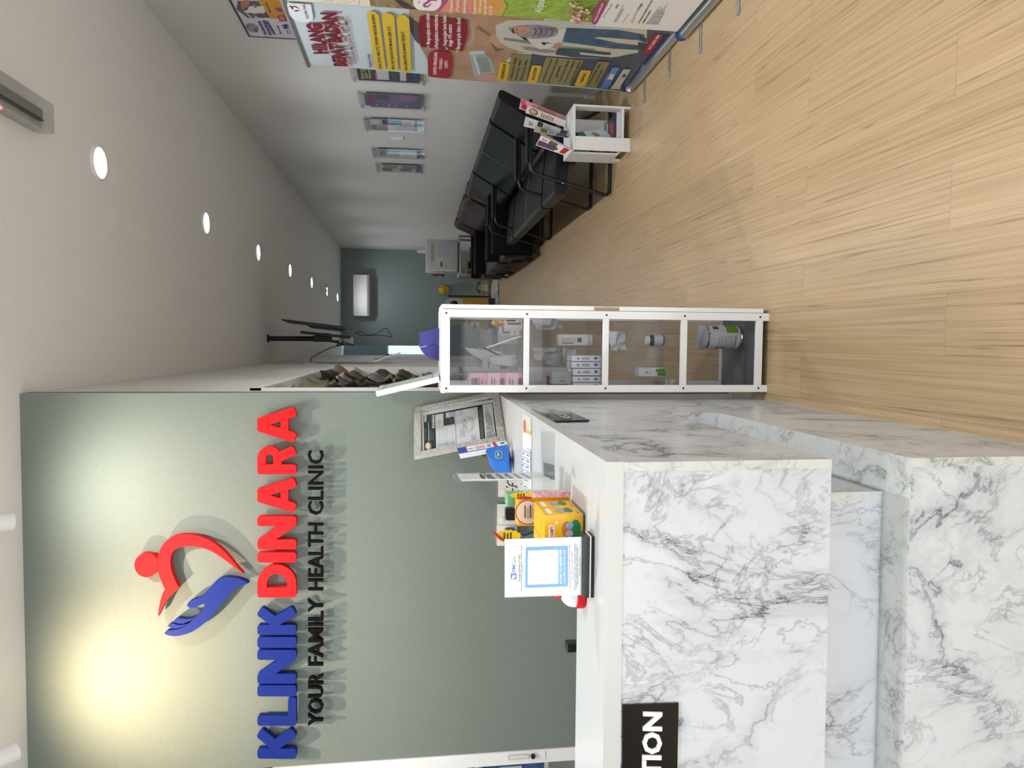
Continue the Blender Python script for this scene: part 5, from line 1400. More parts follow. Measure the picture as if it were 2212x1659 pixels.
for k, (q) in enumerate((((745, 400), (1150, 560), (1140, 650), (720, 500)), ((860, 640), (1270, 770), (1258, 850), (830, 730)))):
    p = [PY(Y_ + .08 * (1 - k))(*N2(c)) for c in q]; lo = min(c.z for c in p); p = [c + Vector((0, 0, SH + .002 - lo)) for c in p]
    m = MB(); m.prism(p, (0, .003, 0), M_CLEAR); m.prism([c + Vector((0, .05, .0)) for c in p], (0, .003, 0), M_CLEAR)
    tag(m.build('brochure_holder'), ('clear brochure holder with pink and cream leaflets on the white table', 'clear brochure holder with white and green leaflets on the white table')[k], 'brochure holder')
# card magazine box
Yb = 5.0
t = thing('magazine_box', 'white card box with a purple magazine at the corner of the white table', 'magazine box', (SX0 + .05, Yb + .05, SH))
pb_ = PY(Yb)
q = [pb_(*N2(p)) for p in ((768, 968), (840, 838), (1275, 1040), (1170, 1110))]
lo = min(c.z for c in q); dz = Vector((0, 0, SH + .001 - lo)); q = [c + dz for c in q]
m = MB(); m.prism(q, (0, .004, 0), mat('#e9e9ec', .6)); m.prism([q[1], q[2], q[2] + Vector((.03, .07, 0)), Vector((q[1].x + .05, Yb + .07, q[1].z - .0))], (.002, 0, .0), mat('#d4d3de', .6)); m.build('box', t)
pr = Print(PY(Yb), IDN, start=.0004, lift=.0003); Q = [N2(p) for p in ((768, 968), (840, 838), (1275, 1040), (1170, 1110))]
pr.qrect(Q, .02, .02, .98, .98, '#efeef0'); pr.qrect(Q, .05, .02, .55, .6, '#6a3570'); pr.qrect(Q, .55, .3, .95, .56, '#6b5c34'); pr.qell(Q, .35, .5, .22, .16, '#4a4448'); pr.qrect(Q, .55, .05, .95, .28, '#f3f1f0'); pr.qrect(Q, .1, .76, .9, .93, '#b8252b'); pr.qlines(Q, .6, .08, .9, .24, 3, '#9a4a50')
pr.v = [tuple(Vector(v) + dz) for v in pr.v]
pr.build('magazine_cover', t)
# magazines on the lower shelf
zz = .0585
for k, (c, w_, d_, lab) in enumerate((('#c9cbd0', .27, .28, 'grey magazine, lowest of the pile on the lower shelf of the white table'), ('#e4e4e6', .26, .27, 'white magazine, second from below in the pile in the white table'), ('#d8dade', .265, .27, 'pale magazine with a red edge, third in the pile in the white table'), ('#2a2f55', .25, .26, 'navy blue magazine with a round picture, topmost of the pile in the white table'))):
    t = thing('magazine', lab, 'magazine', (SX0 + .16, SY0 + .17, zz), None)
    m = MB(); m.box(SX0 + .155 - w_ / 2 + .01, SX0 + .155 + w_ / 2 - .01, SY0 + .02, SY0 + .02 + d_, zz, zz + .011, mat(c, .4)); m.build('pages', t)
    m = MB(); m.box(SX0 + .155 - w_ / 2 + .01, SX0 + .155 + w_ / 2 - .01, SY0 + .019, SY0 + .02 + d_, zz + .0111, zz + .0122, mat('#2b2f5e' if k == 3 else '#b9bcc6', .35)); m.build('cover', t)
    if k == 3:
        pr = MB(); pr.flat([(SX0 + .16 + .07 * math.cos(a * .2618), SY0 + .12 + .07 * math.sin(a * .2618), zz + .0125) for a in range(24)], mat('#c24a50', .4), Vector((0, 0, 1))); pr.box(SX0 + .06, SX0 + .26, SY0 + .2, SY0 + .25, zz + .0122, zz + .0126, mat('#e8e8ee', .4)); pr.build('cover_print', t)
    zz += .0126
p = [PY(5.08)(*N2(c)) for c in ((1395, 800), (1800, 752), (1935, 860), (1460, 880))]
lo = min(c.z for c in p); p = [Vector((c.x, c.y, zz + .001 + (c.z - lo) * .86)) for c in p]
t = thing('booklet', 'teal and white booklet propped on the magazine pile inside the white table', 'booklet', p[3])
m = MB(); m.prism(p, (0, .012, 0), mat('#b9ccd4', .4)); m.build('pages', t)
pr = MB(); 
def lq_(u, v): return p[0] * (1 - u) * (1 - v) + p[1] * u * (1 - v) + p[2] * u * v + p[3] * (1 - u) * v + Vector((0, -.0006, 0))
pr.flat([lq_(0, 0), lq_(.22, 0), lq_(.22, 1), lq_(0, 1)], mat('#1f6a78', .4), Vector((0, -1, 0))); pr.flat([lq_(.45, .3), lq_(.6, .25), lq_(.7, .8), lq_(.5, .9)], mat('#a07a62', .4), Vector((0, -1, 0))); pr.build('cover_print', t)

# ================================================================== ceiling mounted television
tvp = PZ(CEIL)(578, 731); px_, py_ = tvp.x, tvp.y
zp = PY(py_)(716, 736).z
t = t0 = thing('television_mount', 'black telescopic ceiling pole and bracket carrying the television', 'tv mount', (px_, py_, CEIL))
m = MB(); m.cyl((px_, py_, CEIL), (px_, py_, zp), .028, M_BLACKM, n=24); m.build('pole', t, smooth=40)
m = MB(); m.lathe((px_, py_, CEIL - .02), [(.035, 0), (.045, .006), (.045, .02)], M_BLACKM); m.build('ceiling_plate', t, smooth=40)
m = MB(); m.rbox(px_ - .035, px_ + .04, py_ - .05, py_ + .05, zp - .005, zp + .2, M_BLACKM, .008); m.rbox(px_ + .03, px_ + .065, py_ - .08, py_ + .08, zp + .02, zp + .15, M_BLACKM, .01)
m.build('bracket', t)
ptv = PY(py_)
T0, T1_ = ptv(655, 713), ptv(760, 724)
d = (T1_ - T0); dn = Vector((d.z, 0, -d.x)).normalized()
m = MB()
for y in (py_ - .2, py_ + .16): m.obox(T0 + Vector((-.012, y - py_, 0)), d, Vector((0, .04, 0)), Vector((-.03, 0, 0)) , M_BLACKM)
mt_arm = m
A0, A1 = ptv(625, 692), ptv(753, 707)
dd = A1 - A0
nx = Vector((-dd.z, 0, dd.x)).normalized()
if nx.x < 0: nx = -nx
tv = thing('television', 'black flat television tilted down on the ceiling pole', 'television', A0)
W_ = .98
m = MB(); m.prism([A0, A1, A1 - nx * .028, A0 + dd * .12 - nx * .034, A0 - nx * .012], (0, W_, 0), M_BLACK); 
m.v = [(v[0], v[1] - W_ / 2, v[2]) for v in m.v]; m.build('cabinet', tv); mt_arm.build('tilt_arm', tv)
m = MB(); bs = A0 + dd * .36 - nx * .03
m.prism([bs, A0 + dd * .45 - nx * .06, A1 - dd * .05 - nx * .06, A1 - nx * .03], (0, W_ * .7, 0), M_BLACK); m.v = [(v[0], v[1] - W_ * .35, v[2]) for v in m.v]; m.build('rear_housing', tv)
m = MB(); m.obox(A0 + dd * .02 + nx * .0005 + Vector((0, -W_ / 2 + .01, 0)), dd * .94, Vector((0, W_ - .02, 0)), nx * .001, M_GLOSSBLACK); m.build('screen', tv)
N4 = zoom(580, 660, 10.055)
def wire(label, pts, Y, r, name='cable', par=None):
    m = MB(); P = [PY(Y)(*N4(p)) for p in pts]
    # smooth
    Q = []
    for i in range(len(P) - 1):
        a, b_ = P[max(i - 1, 0)], P[i]; c, e = P[i + 1], P[min(i + 2, len(P) - 1)]
        for k in range(5):
            s = k / 5; Q.append(.5 * ((2 * b_) + (-a + c) * s + (2 * a - 5 * b_ + 4 * c - e) * s * s + (-a + 3 * b_ - 3 * c + e) * s ** 3))
    Q.append(P[-1]); m.tube(Q, r, M_BLACK, 6)
    if par is not None: return m.build(name, par, smooth=60)
    return tag(m.build(name, smooth=60), label, 'cable')
wire('black cable looping from the television down to the plug in the corridor wall', [(1600, 680), (1605, 830), (1450, 800), (1640, 840), (1860, 860), (1620, 800), (1480, 860), (1640, 850), (1400, 900), (1150, 1010), (980, 1100), (925, 1150), (915, 1235)], py_ - .06, .005)
wire('thin black cable dangling below the television', [(1880, 600), (2000, 560), (2100, 615), (2240, 650), (2420, 560), (2560, 500), (2660, 640), (2680, 690), (2500, 650), (2200, 640), (2040, 650), (1920, 600)], py_ - .1, .004, 'cable', tv)
m = MB(); p = PY(py_ + .05)(752, 735); m.rbox(p.x - .05, p.x + .04, py_, py_ + .05, p.z - .06, p.z + .1, mat('#d9dbdc', .4), .006)
m.build('media_box', t0)
m = MB(); m.box(p.x - .03, p.x + .0, py_ + .01, py_ + .04, p.z + .1, zp, M_BLACKM); m.build('hanger', t0)
m = MB(); q = PX(xl(6.9) + .004)(670, 783.5); m.rbox(xl(q.y) , xl(q.y) + .008, q.y - .06, q.y + .06, q.z - .06, q.z + .06, M_WHITE, .002)
tag(m.build('wall_outlet'), 'white outlet plate high on the corridor wall where the television cable ends', 'socket')
for k, (a, b_) in enumerate((((600, 669.5), (611, 672.5)), ((600, 764), (611, 762)))):
    pass

# ================================================================== far end
acp = PY(YF - .2)
a_, b_ = acp(763, 682), acp(798, 594)
ac = thing('air_conditioner', 'white split air conditioner on the dark far wall', 'air conditioner', ((a_.x + b_.x) / 2, YF - .1, b_.z))
prof = [(YF, a_.z), (YF - .19, a_.z), (YF - .205, a_.z - .03), (YF - .205, b_.z + .06), (YF - .17, b_.z + .012), (YF - .12, b_.z), (YF, b_.z)]
m = MB(); m.prism([(a_.x, y, z) for y, z in prof], (b_.x - a_.x, 0, 0), mat('#f2f3f2', .3)); m.build('casing', ac, bevel=.006)
m = MB(); m.box(a_.x + .05, b_.x - .12, YF - .172, YF - .11, b_.z - .012, b_.z + .004, M_PAPER); m.build('louvre', ac)
m = MB(); m.box(a_.x + .05, b_.x - .12, YF - .196, YF - .168, b_.z + .006, b_.z + .012, M_BLACK); m.build('outlet_slot', ac)

RX0, RX1, RY0, RY1, RZ = 1.10, 1.80, 12.25, 12.75, .765
rk = thing('steel_rack', 'grey slotted steel rack below the white box at the end of the corridor', 'rack', (1.45, 12.5, 0))
for x in (RX0, RX1 - .04):
    for y in (RY0, RY1 - .04):
        m = MB(); sx_ = 1 if x == RX0 else -1
        m.box(x, x + .04, y, y + .004, 0, RZ, M_STEEL); m.box(x if sx_ > 0 else x + .036, x + .004 if sx_ > 0 else x + .04, y, y + .04, 0, RZ, M_STEEL)
        if y == RY0:
            for k in range(18): m.box(x + .014, x + .026, y - .0008, y, .02 + .042 * k, .042 + .042 * k, M_BLACK)
        m.build('post', rk)
for z in (.06, .50, RZ):
    m = MB(); m.box(RX0 + .005, RX1 - .005, RY0 + .005, RY1 - .005, z - .03, z, M_STEEL); m.build('shelf', rk)
BXA, BXB, BYA, BZB, BZT = 1.19, 1.72, 12.28, RZ + .022, 1.32
bxo = thing('white_appliance', 'pale grey boxy appliance with paper labels standing on the steel rack', 'appliance', (1.45, 12.5, RZ))
m = MB(); m.rbox(BXA, BXB, BYA, BYA + .42, BZB, BZT, mat('#c9ccca', .4), .015); m.build('body', bxo, smooth=50)
for x in (BXA + .05, BXB - .05):
    for y in (BYA + .05, BYA + .37):
        m = MB(); m.cyl((x, y, RZ), (x, y, BZB + .004), .02, M_BLACK, n=12); m.build('foot', bxo)
m = MB()
for (u0, u1, v0, v1, c) in ((.48, .9, .28, .6, '#aeb4c4'), (.5, .88, .3, .58, '#bcc2d0'), (.12, .42, .45, .7, '#d5d7d6'), (.14, .3, .48, .55, '#6a6d70'), (.3, .9, .74, .84, '#aab0ae'), (.0, .06, .08, .95, '#e9eaea')):
    m.box(BXA + (BXB - BXA) * u0, BXA + (BXB - BXA) * u1, BYA - .001 - .0004 * u0, BYA, BZB + (BZT - BZB) * v0, BZB + (BZT - BZB) * v1, mat(c, .5))
m.build('paper_label', bxo)
m = MB(); m.rbox(BXA - .045, BXA, BYA + .05, BYA + .25, BZT - .3, BZT - .12, mat('#c0c3c2', .4), .006); m.rbox(BXA - .075, BXA - .045, BYA + .04, BYA + .26, BZT - .31, BZT - .11, M_BLACK, .004); m.build('side_latch', bxo)
m = MB(); m.cyl((BXA - .09, BYA + .06, BZT - .24), (BXA - .075, BYA + .06, BZT - .24), .012, M_PAPER); m.build('latch_knob', bxo)
cx, cy = PY(12.4)(910, 543).x, 12.4
m = MB(); m.lathe((cx, cy, BZT), [(.03, 0), (.034, .06), (.034, .09), (.026, .10), (.024, .15)], mat('#dfe3e2', .3), 20)
tag(m.build('white_bottle', smooth=40), 'white bottle standing on the pale grey appliance', 'bottle')
# toys on the rack
ty = thing('toy_house', 'small wooden toy house on the middle shelf of the steel rack', 'toy', (1.27, 12.45, .5))
m = MB(); m.box(1.16, 1.38, 12.32, 12.56, .501, .515, mat('#b08a62', .6)); m.box(1.16, 1.38, 12.32, 12.56, .60, .612, mat('#b08a62', .6)); m.box(1.16, 1.172, 12.32, 12.56, .515, .60, mat('#b08a62', .6)); m.box(1.368, 1.38, 12.32, 12.56, .515, .60, mat('#b08a62', .6)); m.box(1.16, 1.38, 12.55, 12.56, .515, .60, mat('#8d6d4d', .6)); m.build('shell', ty)
m = MB(); m.box(1.18, 1.26, 12.34, 12.45, .6125, .70, mat('#b79573', .6)); m.build('block', ty)
m = MB(); m.rbox(1.40, 1.62, 12.32, 12.55, .501, .57, mat('#b3303c', .4), .01); tag(m.build('red_toy_tray'), 'red toy tray beside the wooden toy house on the rack', 'toy')
m = MB(); m.ball((1.22, 12.36, .5535), .038, mat('#7fb3b0', .4)); tag(m.build('toy_ball', smooth=60), 'small pale teal ball inside the wooden toy house', 'toy')
# play mat
MATM = make_noise_mat('printed_play_mat', '#5a6660', '#d3d6d2', 7, .8, (.9, 3.5, 1), 4, 0, .42, .58)
m = MB(); m.rbox(-.2, 1.15, 12.95, 15.2, 0.0005, .02, MATM, .004)
tag(m.build('play_mat'), 'grey and white patterned play mat on the floor at the end of the corridor', 'play mat')
# bead maze
bz = .02
bm0 = thing('bead_maze', 'wooden bead maze with black wire loops on the play mat', 'toy', (.88, 14.3, bz))
yb_ = 14.3
xs0_, xs1_ = PY(yb_)(1050, 640).x, PY(yb_)(1050, 601).x
m = MB(); m.rbox(xs0_, xs1_, yb_ - .1, yb_ + .1, bz + .0005, bz + .045, mat('#9a7440', .5), .004); m.build('base', bm0)
m = MB()
zt__ = PY(yb_)(1028, 620).z
for k, (o, c) in enumerate(((-.06, 0), (-.02, 1), (.03, 2), (.07, 0))):
    P = []
    for i in range(15):
        a = math.pi * i / 14
        P.append(((xs0_ + xs1_) / 2 - (xs1_ - xs0_) * (.42 - .07 * k) * math.cos(a), yb_ + o + .03 * math.sin(2 * a), bz + .04 + (zt__ - bz - .05) * math.sin(a) ** .6))
    m.tube(P, .005, M_BLACK, 6)
m.build('wire_loop', bm0)
for k in range(10):
    s = -1 if k < 5 else 1
    m = MB(); m.ball(((xs0_ + xs1_) / 2 + s * (xs1_ - xs0_) * .40 + .012 * (k % 2), yb_ - .06 + .008 * (k % 3), bz + .075 + .034 * (k % 5)), .017, mat(('#b8b04a', '#7f9a4e', '#c46a3a', '#c9b25a', '#8fae6a')[k % 5], .4), 12); m.build('bead', bm0, smooth=60)
# yellow chick lamp on the wall
ck = PY(YF - .09)(958, 626)
tk = thing('chick_wall_toy', 'round yellow chick face hung on the dark far wall', 'wall toy', (ck.x, YF - .05, ck.z))
m = MB(); m.ball((ck.x, YF - .1, ck.z), .115, mat('#d9b312', .4), 28, .95); m.build('head', tk, smooth=60)
m = MB(); m.lathe((ck.x, YF - .1, ck.z - .112), [(.05, 0), (.075, .012), (.083, .028)], M_PAPER, 24); m.build('lower_rim', tk, smooth=60)
m = MB(); m.ball((ck.x + .005, YF - .212, ck.z + .005), .018, mat('#c8702a', .4), 12); m.build('beak', tk, smooth=60)
for dx in (-.03, .04):
    m = MB(); m.ball((ck.x + dx, YF - .2, ck.z + .045), .012, M_BLACK, 12); m.build('eye', tk, smooth=60)
m = MB(); m.cyl((ck.x, YF - .02, ck.z), (ck.x, YF, ck.z), .02, M_PAPER); m.build('wall_hook', tk)
# navy easel board seen edge-on
ez = PY(14.35); p = ez(966, 640.5)
m = MB(); m.rbox(p.x - .014, p.x + .014, 14.1, 14.6, bz + .0005, p.z, mat('#101a30', .4), .006)
tag(m.build('easel_board'), 'navy blue play board standing edge-on beside the toy kitchen', 'board')
# toy kitchen
ky = 13.45; kp = PY(ky)
kx1 = kp(1000, 643).x; kx0 = kx1 - .50
kz = kp(962, 650).z; kzm = kp(1000, 650).z; kzl = kp(1056, 650).z
tk = thing('toy_kitchen', 'yellow and pale grey toy kitchen with round openings on the play mat', 'toy kitchen', ((kx0 + kx1) / 2, ky, bz))
m = MB(); m.rbox(kx0, kx1, ky, ky + .3, bz + .0005, kzl, mat('#14203a', .45), .01); m.build('plinth', tk)
m = MB(); m.rbox(kx0, kx1, ky, ky + .3, kzl, kzm, mat('#c39a24', .5), .008); m.build('cupboard', tk)
m = MB()
top = []
for k in range(7):
    a = math.radians(90 * k / 6); top.append((kx1 - .1 + .1 * math.sin(a), kz - .1 + .1 * math.cos(a)))
pts = [(kx0, kzm), (kx0, kz)] + top + [(kx1, kzm)]
m.prism([(x, ky + .1, z) for x, z in pts], (0, .12, 0), mat('#bdbcb2', .5)); m.build('upper_panel', tk, bevel=.006)
for dx, dz, r in ((.12, .10, .07), (.10, .02, .035), (.30, .12, .06)):
    m = MB(); m.cyl((kx1 - dx, ky + .098, kzm + (kz - kzm) * .35 + dz * .5), (kx1 - dx, ky + .1, kzm + (kz - kzm) * .35 + dz * .5), r, mat('#2a302e', .5), n=24); m.build('round_opening', tk)
# yellow curved toy
cv = PY(13.3)
Cq = lambda p: cv(*C4(p))
pts = [Cq(p) for p in ((440, 290), (480, 350), (530, 390), (600, 415), (640, 410), (690, 425), (735, 432), (735, 340), (690, 335), (650, 305), (610, 290))]
lo = min(p.z for p in pts); dz = Vector((0, 0, bz + .001 - lo))
ty2 = thing('curved_toy', 'yellow curved toy panel with grey bolts beside the toy kitchen', 'toy', pts[0])
m = MB(); m.prism([p for p in pts], (0, .06, 0), mat('#c2942a', .5)); m.build('panel', ty2)
for c in ((590, 345), (672, 388)):
    p = Cq(c); m = MB(); m.cyl(p - Vector((0, .006, 0)), p, .035, M_STEEL, n=16); m.build('bolt', ty2)
for c in ((475, 325), (545, 375)):
    p = Cq(c); m = MB(); m.obox(p + Vector((-.05, -.002, -.02)), (.1, 0, -.03), (0, .002, 0), (0.01, 0, .03), M_BLACK); m.build('slot', ty2)
m = MB(); p0 = Cq((735, 380)); m.box(p0.x - .03, p0.x + .03, 13.31, 13.35, bz + .0005, p0.z, mat('#14203a', .5)); m.build('stand', ty2)
# ================================================================== roll-up banners
B1 = zoom(600, 0, 6.506); B2 = zoom(840, 0, 6.506); B3 = zoom(1040, 60, 5.027); B4 = zoom(1180, 0, 5.267); ZD = zoom(1000, 0, 3.3515)
def rollup(label, X, y0, y1, ztop, xb0, xb1, feet, cap, groupname):
    """y0 near end, y1 far end; base from xb0 to xb1; the fabric faces the desk"""
    t = thing('rollup_banner', label, 'banner', (X, (y0 + y1) / 2, 0))
    m = MB()
    prof = []
    for k in range(13):
        a = math.radians(-90 + 180 * k / 12)
        prof.append((xb0 + .03 - .03 * math.cos(a), .031 + .028 * math.sin(a)))
    prof += [(xb1, .059), (xb1, .003)]
    m.prism([(x, y0, z) for x, z in prof], (0, y1 - y0, 0), M_ALU); m.build('base', t, smooth=30)
    for y, s in ((y0, -1), (y1, 1)):
        m = MB(); m.prism([(x + (-.006 if i < 13 else .004), y, .0005 + z * 1.22) for i, (x, z) in enumerate(prof)], (0, s * .015, 0), cap); m.build('end_cap', t)
    for y in feet:
        m = MB(); m.rbox(xb0 - .125, xb0 + .04, y - .011, y + .011, .0003, .0085, M_ALU, .004); f = m.build('foot', t)
        m = MB(); m.rbox(xb0 - .145, xb0 - .11, y - .013, y + .013, .0002, .0105, mat('#8a8fa0', .5), .005); m.build('foot_tip', f)
    m = MB(); m.cyl((X + .03, (y0 + y1) / 2, .08), (X + .03, (y0 + y1) / 2, ztop), .009, M_ALU); m.build('pole', t)
    m = MB(); m.rbox(X - .008, X + .038, y0 + .01, y1 - .01, ztop - .012, ztop + .014, M_ALU, .006); m.build('top_rail', t)
    return t
XA, XBn = 1.765, 1.722
# banner nearest the chairs
r1 = rollup('blue roll-up banner HILANG BERAT BADAN standing behind the other roll-up banner', XA, 3.965, 4.885, 2.18, 1.727, 1.81, (4.67, 4.20), M_CHROME, '')
pa = PX(XA)
F_TL, F_BL = pa(661, 138), pa(1353, 198)
c = Print(pa, B1, lift=.00012)
m = MB()
FN = 3.968
c.ylim = (FN, 5.0)
def fabric(m, tl, bl, near, zt, zb, X, col):
    m.prism([(X, tl.y, zt), (X, near, zt), (X, near, zb), (X, bl.y, zb)], (.0015, 0, 0), col)
fabric(c, F_TL, F_BL, FN, 2.175, .08, XA, mat('#ccdae2', .45))
# printed picture area
c.c = B2
c.poly([(285, 190), (300, 420), (360, 560), (450, 650), (545, 830), (552, 1075), (735, 1100), (1200, 1135), (1560, 1162), (1640, 860), (1800, 740), (2212, 760), (2212, 180), (1100, 130), (700, 110), (285, 100)], make_noise_mat('printed_skin', '#a88469', '#bd9a80', 5, .5))
c.poly([(285, 230), (420, 320), (450, 640), (360, 560), (300, 430)], '#57565c')
c.poly([(430, 600), (545, 840), (545, 860), (500, 760), (440, 660)], '#8d9aa2')
c.poly([(1100 + 110 * math.cos(k * .2618), 480 + 160 * math.sin(k * .2618)) for k in range(24)], '#c7a48d')
c.poly([(1090 + 90 * math.cos(k * .2618), 465 + 140 * math.sin(k * .2618)) for k in range(24)], '#bb9479')
c.poly([(1420, 500), (1500, 480), (1620, 560), (1600, 630), (1500, 640), (1440, 580)], '#c39e86')
c.poly([(1250, 350), (1420, 480), (1430, 520), (1240, 400)], '#8d6c55'); c.poly([(1420, 590), (1520, 680), (1640, 690), (1500, 730)], '#84634e')
c.poly([(1125, 715), (1345, 703), (1360, 760), (1440, 830), (1492, 1020), (1300, 1040), (1200, 1075), (1165, 900)], '#a3b4b4')
c.poly([(1130, 722), (1340, 710), (1350, 752), (1140, 765)], '#c3d2d2'); c.poly([(1180, 770), (1200, 770), (1285, 1040), (1265, 1050)], '#dbe6e6'); c.poly([(1230, 800), (1390, 800), (1440, 1000), (1300, 1015)], '#8e9a95')
c.poly([(1160, 1110), (1210, 1070), (1340, 1030), (1500, 1035), (1560, 1160)], '#c69d8b')
# navy lower half
c.c = B3
NAVY = make_noise_mat('printed_navy', '#3f4859', '#515b6c', 6, .45)
c.poly([(488, 590), (548, 272), (700, 300), (1000, 325), (1400, 322), (1700, 270), (1790, -60), (2070, 0), (2045, 62), (1563, 692), (1250, 655)], NAVY)
ell = [(1000 + 850 * math.cos(k * .157), 60 + 268 * math.sin(k * .157)) for k in range(0, 21)]
ell = [(x, max(y, -40)) for x, y in ell] + [(152, -35), (1840, -35)][:1] 
c.poly([(152, -30), (160, 80), (210, 160), (300, 215), (450, 262), (700, 302), (1000, 324), (1250, 328), (1480, 312), (1650, 272), (1760, 215), (1800, 160), (1790, -60), (1000, -90), (300, -90)], '#c3c5bd')
c.poly([(1230, 105), (1800, -5), (1790, 170), (1700, 250), (1500, 300), (1250, 318)], '#cfc5ad')
c.poly([(240, 100), (420, 125), (800, 185), (1240, 225), (1230, 245), (800, 215), (420, 155), (245, 130)], '#8d8a6e')
c.poly([(430, 200), (500, 200), (790, 240), (830, 262), (700, 270), (480, 235)], '#978c8c')
# jeans
c.poly([(925, -5), (1500, 20), (1770, 70), (1780, 160), (1700, 130), (1290, 98), (1210, 104), (1500, 165), (1750, 190), (1740, 240), (1400, 220), (1040, 170), (880, 150)], make_noise_mat('printed_denim', '#34506a', '#4b6a86', 12, .5))
c.poly([(830, 215), (1080, 225), (1400, 265), (1410, 290), (1330, 290), (1060, 260), (1080, 290), (1390, 315), (1380, 325), (1000, 318), (800, 285)], make_noise_mat('printed_dark_denim', '#2f4a5c', '#3d5a6c', 12, .5))
c.poly([(1700, 150), (1800, 165), (1760, 240), (1700, 215)], '#3a444a'); c.poly([(1700, 70), (1790, 110), (1795, 160), (1720, 120)], '#3a444a')
# blouse, sleeve, hand
c.poly([(480, 95), (600, 110), (900, 0), (920, 20), (865, 150), (880, 165), (820, 185), (700, 225), (620, 225), (560, 190)], '#d6d6d2')
c.poly([(650, 150), (780, 160), (850, 152), (700, 168), (680, 190), (655, 165)], '#2b2c2e')
c.poly([(780, 175), (850, 152), (882, 170), (850, 195), (820, 240), (800, 225)], '#b98d74')
c.poly([(420, 90), (480, 100), (510, 135), (470, 130)], '#2e2f33')
# headscarf and face
c.poly([(295, -5), (330, 30), (420, 90), (560, 115), (700, 108), (800, 85), (838, 45), (815, -10), (600, -38), (400, -30)], make_noise_mat('printed_scarf', '#7e7380', '#a099a4', 16, .5))
c.poly([(430 + 105 * math.cos(k * .2618), 20 + 46 * math.sin(k * .2618)) for k in range(24)], '#c4937a')
c.poly([(330, 18), (345, 50), (365, 58), (352, 20), (345, -10)], '#3a2a2a')
c.poly([(378, 42), (392, 36), (396, 46), (382, 52)], '#3a2a2a'); c.poly([(375, 2), (390, -2), (392, 8), (378, 12)], '#3a2a2a')
c.poly([(448, 8), (468, 18), (470, 36), (452, 30)], '#8c3a3a'); c.poly([(452, 14), (462, 18), (463, 28), (455, 26)], '#f0e6e0')
c.poly([(300, 0), (335, 34), (350, 60), (322, 30), (298, 5)], '#2b2024')
for k in range(4): c.poly([(560 + 60 * k, -20), (600 + 60 * k, 20), (590 + 60 * k, 70), (540 + 60 * k, 95), (575 + 60 * k, 65), (582 + 60 * k, 20)], '#6b6070')
# phone strip and blue foot strip
c.poly([(1745, 277), (1882, 58), (1978, 72), (1832, 272)], '#a3242b')
c.text('011 6265 9091', (1834, 225), (1946, 68), (1808, 222), '#f5eaea', .03)
c.poly([(1530, 688), (1563, 692), (2047, 72), (1990, 66), (1832, 272)], '#1f2d66')
c.text('"Klinik Kesihatan Keluarga Anda"', (1592, 660), (1776, 400), (1572, 655), '#e6e8f4', .02)
# price tags
def tagbox(q, col, r=.12, asp=1.0): 
    Q = [B3(p) for p in q]; k = c.c; c.c = IDN; c.qrect(Q, 0, 0, 1, 1, col, r, asp); c.c = k
OL = '#8d8657'
tagbox([(330, 275), (548, 290), (480, 585), (272, 570)][3:] + [(330, 275), (548, 290), (480, 585)], OL, .05, .6)
tagbox([(605, 592), (702, 305), (1112, 342), (958, 622)], OL, .05, .5)
tagbox([(1115, 638), (1265, 355), (1395, 362), (1243, 642)], OL, .05, .8)
GOLD = '#dcb42c'
tagbox([(158, 566), (205, 362), (312, 372), (272, 572)], GOLD, .1, 1.6)
tagbox([(493, 588), (550, 395), (660, 402), (600, 596)], GOLD, .1, 1.6)
tagbox([(1006, 624), (1082, 447), (1198, 455), (1118, 632)], GOLD, .1, 1.6)
ink = '#23231c'
c.text('PAKEJ MINGGUAN', (238, 548), (268, 384), (206, 546), ink, .03)
c.text('PAKEJ INTENSIF', (572, 560), (606, 422), (544, 558), ink, .03)
c.text('TAMBAHAN', (1096, 590), (1138, 486), (1066, 590), ink, .03)
for s, p0, p1, h in (('\u2022 Ozemic 0.25mg - RM200', (326, 557), (384, 318), 20), ('\u2022 Ozemic 0.5mg - RM275', (378, 562), (436, 338), 20), ('\u2022 Mounjaro 2.5mg - RM400', (434, 566), (505, 338), 20),
                     ('untuk turunkan > 8 kilo turunkan', (672, 578), (770, 325), 18), ('termasuk pakej medical checkup', (728, 594), (838, 322), 18), ('JIMAT RM 400', (820, 530), (864, 405), 20), ('\u2022 Ozempic 0.25mg - RM1300', (850, 585), (960, 342), 19), ('\u2022 Ozempic 0.5mg - RM2600', (906, 592), (1020, 350), 19), ('\u2022 Wegovy 2.5mg - RM2900', (962, 598), (1082, 360), 19),
                     ('KONSULTASI DIETITIAN - RM 50', (1162, 620), (1300, 380), 20), ('atau rujuk pakej', (1248, 582), (1318, 445), 18)):
    c.text(s, p0, p1, (p0[0] - h, p0[1] - 2), ink, .012)
# injector pens
c.poly([(1294, 640), (1345, 540), (1432, 548), (1368, 648)], '#5b80c4'); c.poly([(1345, 545), (1380, 485), (1450, 490), (1425, 550)], '#c9d2dc'); c.poly([(1382, 488), (1420, 420), (1470, 415), (1496, 425), (1455, 492)], '#6a8fd0'); c.poly([(1352, 540), (1385, 486), (1400, 488), (1368, 542)], '#a8404a')
c.poly([(1395, 652), (1425, 615), (1545, 435), (1626, 438), (1512, 620), (1510, 655)], '#c2bfb4'); c.poly([(1520, 520), (1545, 490), (1580, 492), (1555, 525)], '#4c4a4a')
